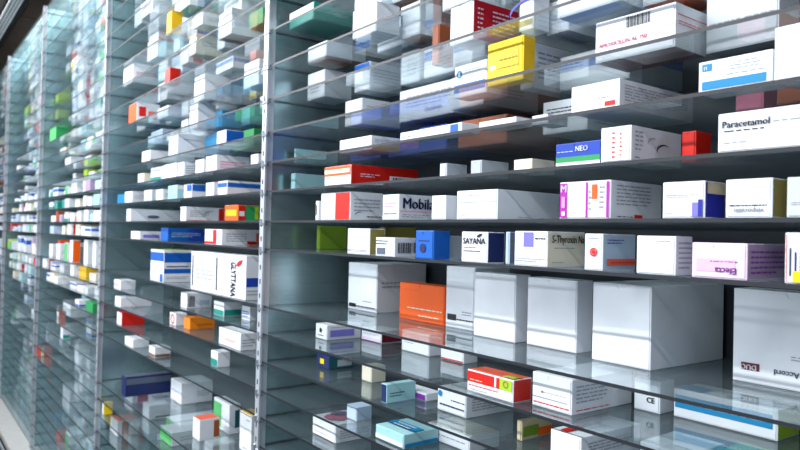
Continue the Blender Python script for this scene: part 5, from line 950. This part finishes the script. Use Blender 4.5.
def make_carton(t):
    bay, row, sl, sr, n, d, h, rot, col, fc, deco, label = t
    if isinstance(deco, int): deco = DECO[deco]
    w, d, h = (sl-sr)*D, d*D, h*D
    F, S, T, B = fc if fc else (None,)*4
    cols = [F or col, S or col, T or col, B or col, col]
    near = bay == 1
    mats, idx = [], {}
    def slot(c):
        if c not in idx: idx[c] = len(mats); mats.append(card(c))
        return idx[c]
    slot(col)
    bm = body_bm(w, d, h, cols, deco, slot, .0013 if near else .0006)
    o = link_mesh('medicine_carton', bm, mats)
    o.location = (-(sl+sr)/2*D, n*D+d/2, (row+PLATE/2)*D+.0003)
    o.rotation_euler.z = math.radians(rot if rot is not None else rnd.uniform(-.8, .8))
    put(o, None, label, 'box', 'medicine cartons on the shelves of the %s bay' % ['', 'nearest', 'second', 'third', 'fourth', 'fifth'][bay])
    FS = faces_of(w, d, h)
    if near:      # the tucked end flap, a sheet of board with a thumb notch, and its seam
        bm = bmesh.new(); f = FS['F']; r = min(.006, w*.12, h*.2)
        pts = [(-w/2+.002, .0018), (w/2-.002, .0018), (w/2-.002, h-.002)]
        pts += [(r*math.cos(a), h-.002-r*math.sin(a)) for a in [math.pi*i/8 for i in range(9)]]
        pts += [(-w/2+.002, h-.002)]
        vf = [bm.verts.new((x, -d/2-.0009, z)) for x, z in pts]; vb = [bm.verts.new((x, -d/2-.0001, z)) for x, z in pts]
        bm.faces.new(vf)
        for i in range(len(pts)):
            j = (i+1) % len(pts); bm.faces.new((vf[j], vf[i], vb[i], vb[j]))
        link_mesh('tuck_flap', bm, [card(cols[0])], o)
    off = .0021 if near else .0014
    for t in deco:
        if t[0] == 'text':
            _, f, s, u, v, hh, c, r = t; f = FS[f]; vs, fs, wid = text_geo(s)
            U, V, lu, lv = f.U.normalized(), f.V.normalized(), f.U.length, f.V.length
            if r == 90: U, V = V, -U; run = (1-v)*lv-.003; size = hh*lu/.72
            elif r == -90: U, V = -V, U; run = v*lv-.003; size = hh*lu/.72
            elif r == 180: U, V = -U, -V; run = u*lu-.003; size = hh*lv/.72
            else: run = (1-u)*lu-.003; size = hh*lv/.72
            sx = min(size, run/wid); p0 = f.at(u, v, off)
            bm = bmesh.new(); vv = [bm.verts.new(p0+U*(q.x*sx)+V*(q.y*size)) for q in vs]
            for q in fs:
                try: bm.faces.new([vv[i] for i in q])
                except ValueError: pass
            link_mesh('lettering', bm, [card(c)], o)
        elif t[0] == 'bars':
            _, f, u0, u1, v0, v1 = t; bm = bmesh.new(); u = u0
            rb = random.Random(int(sl*1e4))
            while u < u1:
                l = (u1-u0)*rb.choice([.02, .035, .055]); quad(bm, FS[f], u, min(u+l, u1), v0, v1, off, 0); u += l+(u1-u0)*rb.choice([.02, .03, .045])
            link_mesh('barcode', bm, [card('ink')], o)
        elif t[0] == 'logo':
            _, f, u, v, r, kind, c = t; f = FS[f]; bm = bmesh.new()
            lu, lv = f.U.length, f.V.length; R = r*min(lu, lv) if kind not in ('swoosh', 'ovaldisc') else r*lv
            P = lambda a, q: (u+R*q*math.cos(a)/lu, v+R*q*math.sin(a)/lv)
            if kind == 'disc': poly(bm, f, [P(2*math.pi*i/24, 1) for i in range(24)], off+(.0002 if c == 'white' else 0))
            elif kind == 'ovaldisc': poly(bm, f, [(u+2.2*R*math.cos(2*math.pi*i/24)/lu, v+R*.6*math.sin(2*math.pi*i/24)/lv) for i in range(24)], off)
            elif kind == 'ring':
                for i in range(24):
                    a, b = 2*math.pi*i/24, 2*math.pi*(i+1)/24; poly(bm, f, [P(a, 1), P(b, 1), P(b, .66), P(a, .66)], off)
            elif kind == 'leaf': poly(bm, f, [(u+R*1.5*x/lu, v+R*y/lv) for x, y in ((-1,-.6),(-.2,-.7),(.6,-.1),(1,.8),(.1,.6),(-.7,.1))], off)
            else:       # swoosh: a tapering arc
                for i in range(14):
                    a, b = math.pi*(1.05-.75*i/14), math.pi*(1.05-.75*(i+1)/14); ti, tj = .1*math.sin(math.pi*i/14), .1*math.sin(math.pi*(i+1)/14)
                    Q = lambda a, q: (u+1.8*R*q*math.cos(a)/lu, v+R*(q*math.sin(a)-.3)/lv)
                    poly(bm, f, [Q(a, 1+ti), Q(a, 1-ti-.02), Q(b, 1-tj-.02), Q(b, 1+tj)], off)
            link_mesh('logo', bm, [card(c)], o)
    return o
for t in CARTONS: make_carton(t)

# the hundreds of small cartons beyond, too many to tell one by one
bm_all = bmesh.new(); mats, idx = [], {}
def slot(c):
    if c not in idx: idx[c] = len(mats); mats.append(card(c))
    return idx[c]
for bay, row, sl, sr, n, d, h, col, kd in FAR:
    w, d, h = (sl-sr)*D, d*D, h*D
    b = body_bm(w, d, h, [col]*5, [q for q in DECO[kd] if q[0] == 'band'], slot)
    b.transform(Matrix.Translation((-(sl+sr)/2*D, n*D+d/2, (row+PLATE/2)*D+.0003)))
    me = bpy.data.meshes.new('tmp'); b.to_mesh(me); b.free(); bm_all.from_mesh(me); bpy.data.meshes.remove(me)
put(link_mesh('distant_cartons', bm_all, mats), 'stuff', 'mass of small white and coloured cartons crowding the farthest shelving bays at left', 'boxes')

# ---------------------------------------------------------------- shelving bays
ROWS = [1.815,1.705,1.59,1.475,1.36,1.245,1.13,1.017,.902,.787,.672,.553,.44,.329,.229,.132,.033,-.06,-.251,-.342,-.435,-.532,-.62,-.715,-.81,-.905,-1,-1.095,-1.19,-1.285,-1.38,-1.475,-1.57,-1.665,-1.76,-1.85]
BAYLAB = {1: 'nearest glass-shelved storage bay, filling the right two thirds of the picture',
          2: 'second glass-shelved storage bay, just left of the nearest one, dark blue carton low down',
          3: 'third glass-shelved storage bay, behind the second, with lime and green cartons high up',
          4: 'fourth glass-shelved storage bay, a narrow strip below the brown overhead beam',
          5: 'fifth and farthest glass-shelved storage bay at the left picture edge'}
DEPTH, Z0, Z1 = .44*D, -1.87*D, 1.86*D
def plate_mesh(w):
    bm = bmesh.new(); th = PLATE*D
    for f in add_box(bm, 0, w, 0, DEPTH-.012, -th/2, th/2, 1):
        f.normal_update()
        if abs(f.normal.z) > .9: f.material_index = 0
    me = bpy.data.meshes.new('glass_shelf'); bm.to_mesh(me); bm.free(); me.materials.append(GLASS); me.materials.append(EDGE)
    return me
BW = 2.17*D
PLATE_ME = plate_mesh(BW-.0135)
def clip_mesh():
    bm = bmesh.new()
    add_box(bm, .001, .019, -.004, .006, -.008, -.003)      # ledge under the plate
    add_box(bm, -.003, .005, -.005, .004, -.010, .005)        # upright tongue
    bmesh.ops.bevel(bm, geom=list(bm.edges), offset=.001, segments=1, affect='EDGES')
    me = bpy.data.meshes.new('shelf_clip'); bm.to_mesh(me); bm.free(); me.materials.append(CLIPM)
    return me
CLIP_ME = clip_mesh()
def panel_bm():
    bm = bmesh.new(); add_box(bm, -.004, .004, 0, DEPTH, Z0, Z1, 0)
    return bm
def upright_bm():
    bm = bmesh.new()
    add_box(bm, -.006, .012, -.006, -.001, Z0-.02, Z1+.01, 0)          # face of the rail
    add_box(bm, -.006, -.004, -.001, .014, Z0-.02, Z1+.01, 0); add_box(bm, .005, .007, -.001, .014, Z0-.02, Z1+.01, 0)
    z = Z0+.02
    while z < Z1-.01:                                                       # punched slots
        add_box(bm, .001, .005, -.0066, -.0058, z, z+.010, 1); z += .0309
    return bm
for k in range(1, 6):
    sL = (2.09+2.17*(k-1))*D
    root = bpy.data.objects.new('shelving_bay', None); COL.objects.link(root)
    root.location = (-sL, D, 0)
    put(root, None, BAYLAB[k], 'shelving', 'glass-shelved storage bays')
    link_mesh('side_panel', panel_bm(), [STEEL], root)
    link_mesh('upright', upright_bm(), [ALU, SLOT], root)
    if k == 1:
        p = link_mesh('side_panel', panel_bm(), [STEEL], root); p.location.x = BW
        p = link_mesh('upright', upright_bm(), [ALU, SLOT], root); p.location.x = BW
    bm = bmesh.new(); add_box(bm, .0045, BW-.008, DEPTH-.006, DEPTH, Z0, Z1); link_mesh('back_panel', bm, [BACK], root)
    for z in ROWS:
        if k == 2 and z in (-.715, -.81): continue
        g = bpy.data.objects.new('glass_shelf', PLATE_ME); COL.objects.link(g); g.parent = root; g.location = (.006, 0, z*D)
        c = bpy.data.objects.new('shelf_clip', CLIP_ME); COL.objects.link(c); c.parent = root; c.location = (0, -.004, z*D)

# ---------------------------------------------------------------- the room round it
LEFT, RIGHT = -12.2*D, 1.2*D
def structure(name, bm, mats):
    return put(link_mesh(name, bm, mats), 'structure')
FLOOR = plain('dark_floor', (62, 62, 60), .5, 0, (5, 5, 5), .2)
LEDGE = plain('pale_ledge', (214, 212, 210), .45, .1, (8, 8, 8), .08)
WALL = plain('grey_wall', (120, 122, 126), .7)
BROWN = plain('brown_beam', (58, 38, 28), .8, 0, (2, 30, 30), .25)
DARK = plain('black_rail', (22, 20, 20), .8)
RIB = plain('white_rail_rib', (236, 236, 238), .35)
for q in (BROWN, DARK): q.node_tree.nodes['Principled BSDF'].inputs['Specular IOR Level'].default_value = .12
CEIL = plain('grey_ceiling', (128, 126, 122), .6)
bm = bmesh.new(); add_box(bm, LEFT, RIGHT, -1.9*D, 1.6*D, -2.05*D, -1.97*D); structure('floor', bm, [FLOOR])
bm = bmesh.new(); add_box(bm, LEFT, RIGHT, 1.5*D, 1.56*D, -1.97*D, 2.1*D); structure('wall_back', bm, [WALL])
bm = bmesh.new(); add_box(bm, LEFT, RIGHT, .865*D, 1.45*D, -1.97*D, -1.872*D-.02)
structure('trim_1', bm, [LEDGE])
bm = bmesh.new(); add_box(bm, LEFT, RIGHT, -1.9*D, 1.56*D, 2.1*D, 2.16*D); structure('ceiling', bm, [CEIL])
# floor rail
r = bpy.data.objects.new('floor_rail', None); COL.objects.link(r); r.location = (0, .8*D, -1.97*D)
put(r, None, 'dark grooved floor rail running along the pale ledge at lower left', 'rail')
bm = bmesh.new(); add_box(bm, LEFT, RIGHT, -.03, .03, 0, .03); link_mesh('rail_base', bm, [DARK], r)
for y in (-.018, .008):
    bm = bmesh.new(); add_box(bm, LEFT, RIGHT, y, y+.009, .03, .045); link_mesh('runner', bm, [ALU], r)
# overhead beam and rail
b = bpy.data.objects.new('overhead_beam', None); COL.objects.link(b); b.location = (0, .95*D, 1.86*D)
put(b, None, 'dark brown beam along the top front of the shelving at upper left', 'beam')
bm = bmesh.new(); add_box(bm, LEFT, RIGHT, -.062*D, .07*D, .012, .2*D); link_mesh('fascia', bm, [BROWN], b)
for i in range(9):
    bm = bmesh.new(); x = -(1.5+i*1.08)*D*1.0; add_box(bm, x-.0015, x+.0015, -.06*D, .045*D, .0105, .0125); link_mesh('joint_strip', bm, [DARK], b)
r = bpy.data.objects.new('guide_rail', None); COL.objects.link(r); r.location = (0, .8*D, 1.86*D)
put(r, None, 'silver ribbed guide rail running in front of the brown overhead beam', 'rail')
bm = bmesh.new(); add_box(bm, LEFT, RIGHT, -.075*D, .085*D, .014, .05); link_mesh('rail_body', bm, [DARK], r)
for y in (-.05, -.025, 0, .025):
    bm = bmesh.new(); add_box(bm, LEFT, RIGHT, (y-.007)*D, (y+.009)*D, .006, .0145); link_mesh('rib', bm, [RIB], r)

# ---------------------------------------------------------------- light
def area(name, loc, target, sx, sy, power, color):
    l = bpy.data.lights.new(name, 'AREA'); l.shape = 'RECTANGLE'; l.size = sx; l.size_y = sy; l.energy = power; l.color = color
    o = bpy.data.objects.new(name, l); COL.objects.link(o); o.location = loc
    o.rotation_euler = (Vector(target)-Vector(loc)).to_track_quat('-Z', 'Y').to_euler()
    return o
area('ceiling_strip_light', (-4.2*D, -1.5*D, 1.98*D), (-4.2*D, 1*D, .8*D), 9.6*D, .07*D, POWER1, (.95, .97, 1))
area('aisle_fill_light', (-3*D, -1.75*D, .3*D), (-3*D, 1*D, .1*D), 9*D, 2.6*D, POWER2, (.86, .93, 1))
area('added_top_fill', (-5.9*D, 1.24*D, 1.95*D), (-5.9*D, 1.24*D, 0), 7.2*D, .2*D, POWER3, (.93, .97, 1))  # unseen lamp added to brighten the upper rows and fade downwards
w = bpy.data.worlds.new('room_light'); scene.world = w; w.use_nodes = True
w.node_tree.nodes['Background'].inputs['Color'].default_value = (.72, .82, .95, 1)
w.node_tree.nodes['Background'].inputs['Strength'].default_value = WORLD

# ---------------------------------------------------------------- camera
yaw, pit, rol = .645173, .0140041, .0234424
fwd = Vector((-math.cos(yaw)*math.cos(pit), math.sin(yaw)*math.cos(pit), math.sin(pit)))
r0 = Vector((math.sin(yaw), math.cos(yaw), 0)); u0 = r0.cross(fwd)
rt = r0*math.cos(rol)+u0*math.sin(rol); up = u0*math.cos(rol)-r0*math.sin(rol)
cd = bpy.data.cameras.new('camera'); cam = bpy.data.objects.new('camera', cd); COL.objects.link(cam)
cam.matrix_world = Matrix(((rt.x, up.x, -fwd.x, 0), (rt.y, up.y, -fwd.y, 0), (rt.z, up.z, -fwd.z, 0), (0, 0, 0, 1)))
cd.sensor_width = 36; cd.lens = 677.13*36/800; cd.clip_start = .02
scene.camera = cam
cd.dof.use_dof = True; cd.dof.focus_distance = .95; cd.dof.aperture_fstop = 9
scene.view_settings.view_transform = 'Standard'
scene.view_settings.exposure = EXPO
scene.cycles.transparent_max_bounces = 80
scene.cycles.max_bounces = 14; scene.cycles.glossy_bounces = 8; scene.cycles.diffuse_bounces = 4
scene.cycles.caustics_reflective = False
scene.cycles.use_denoising = True
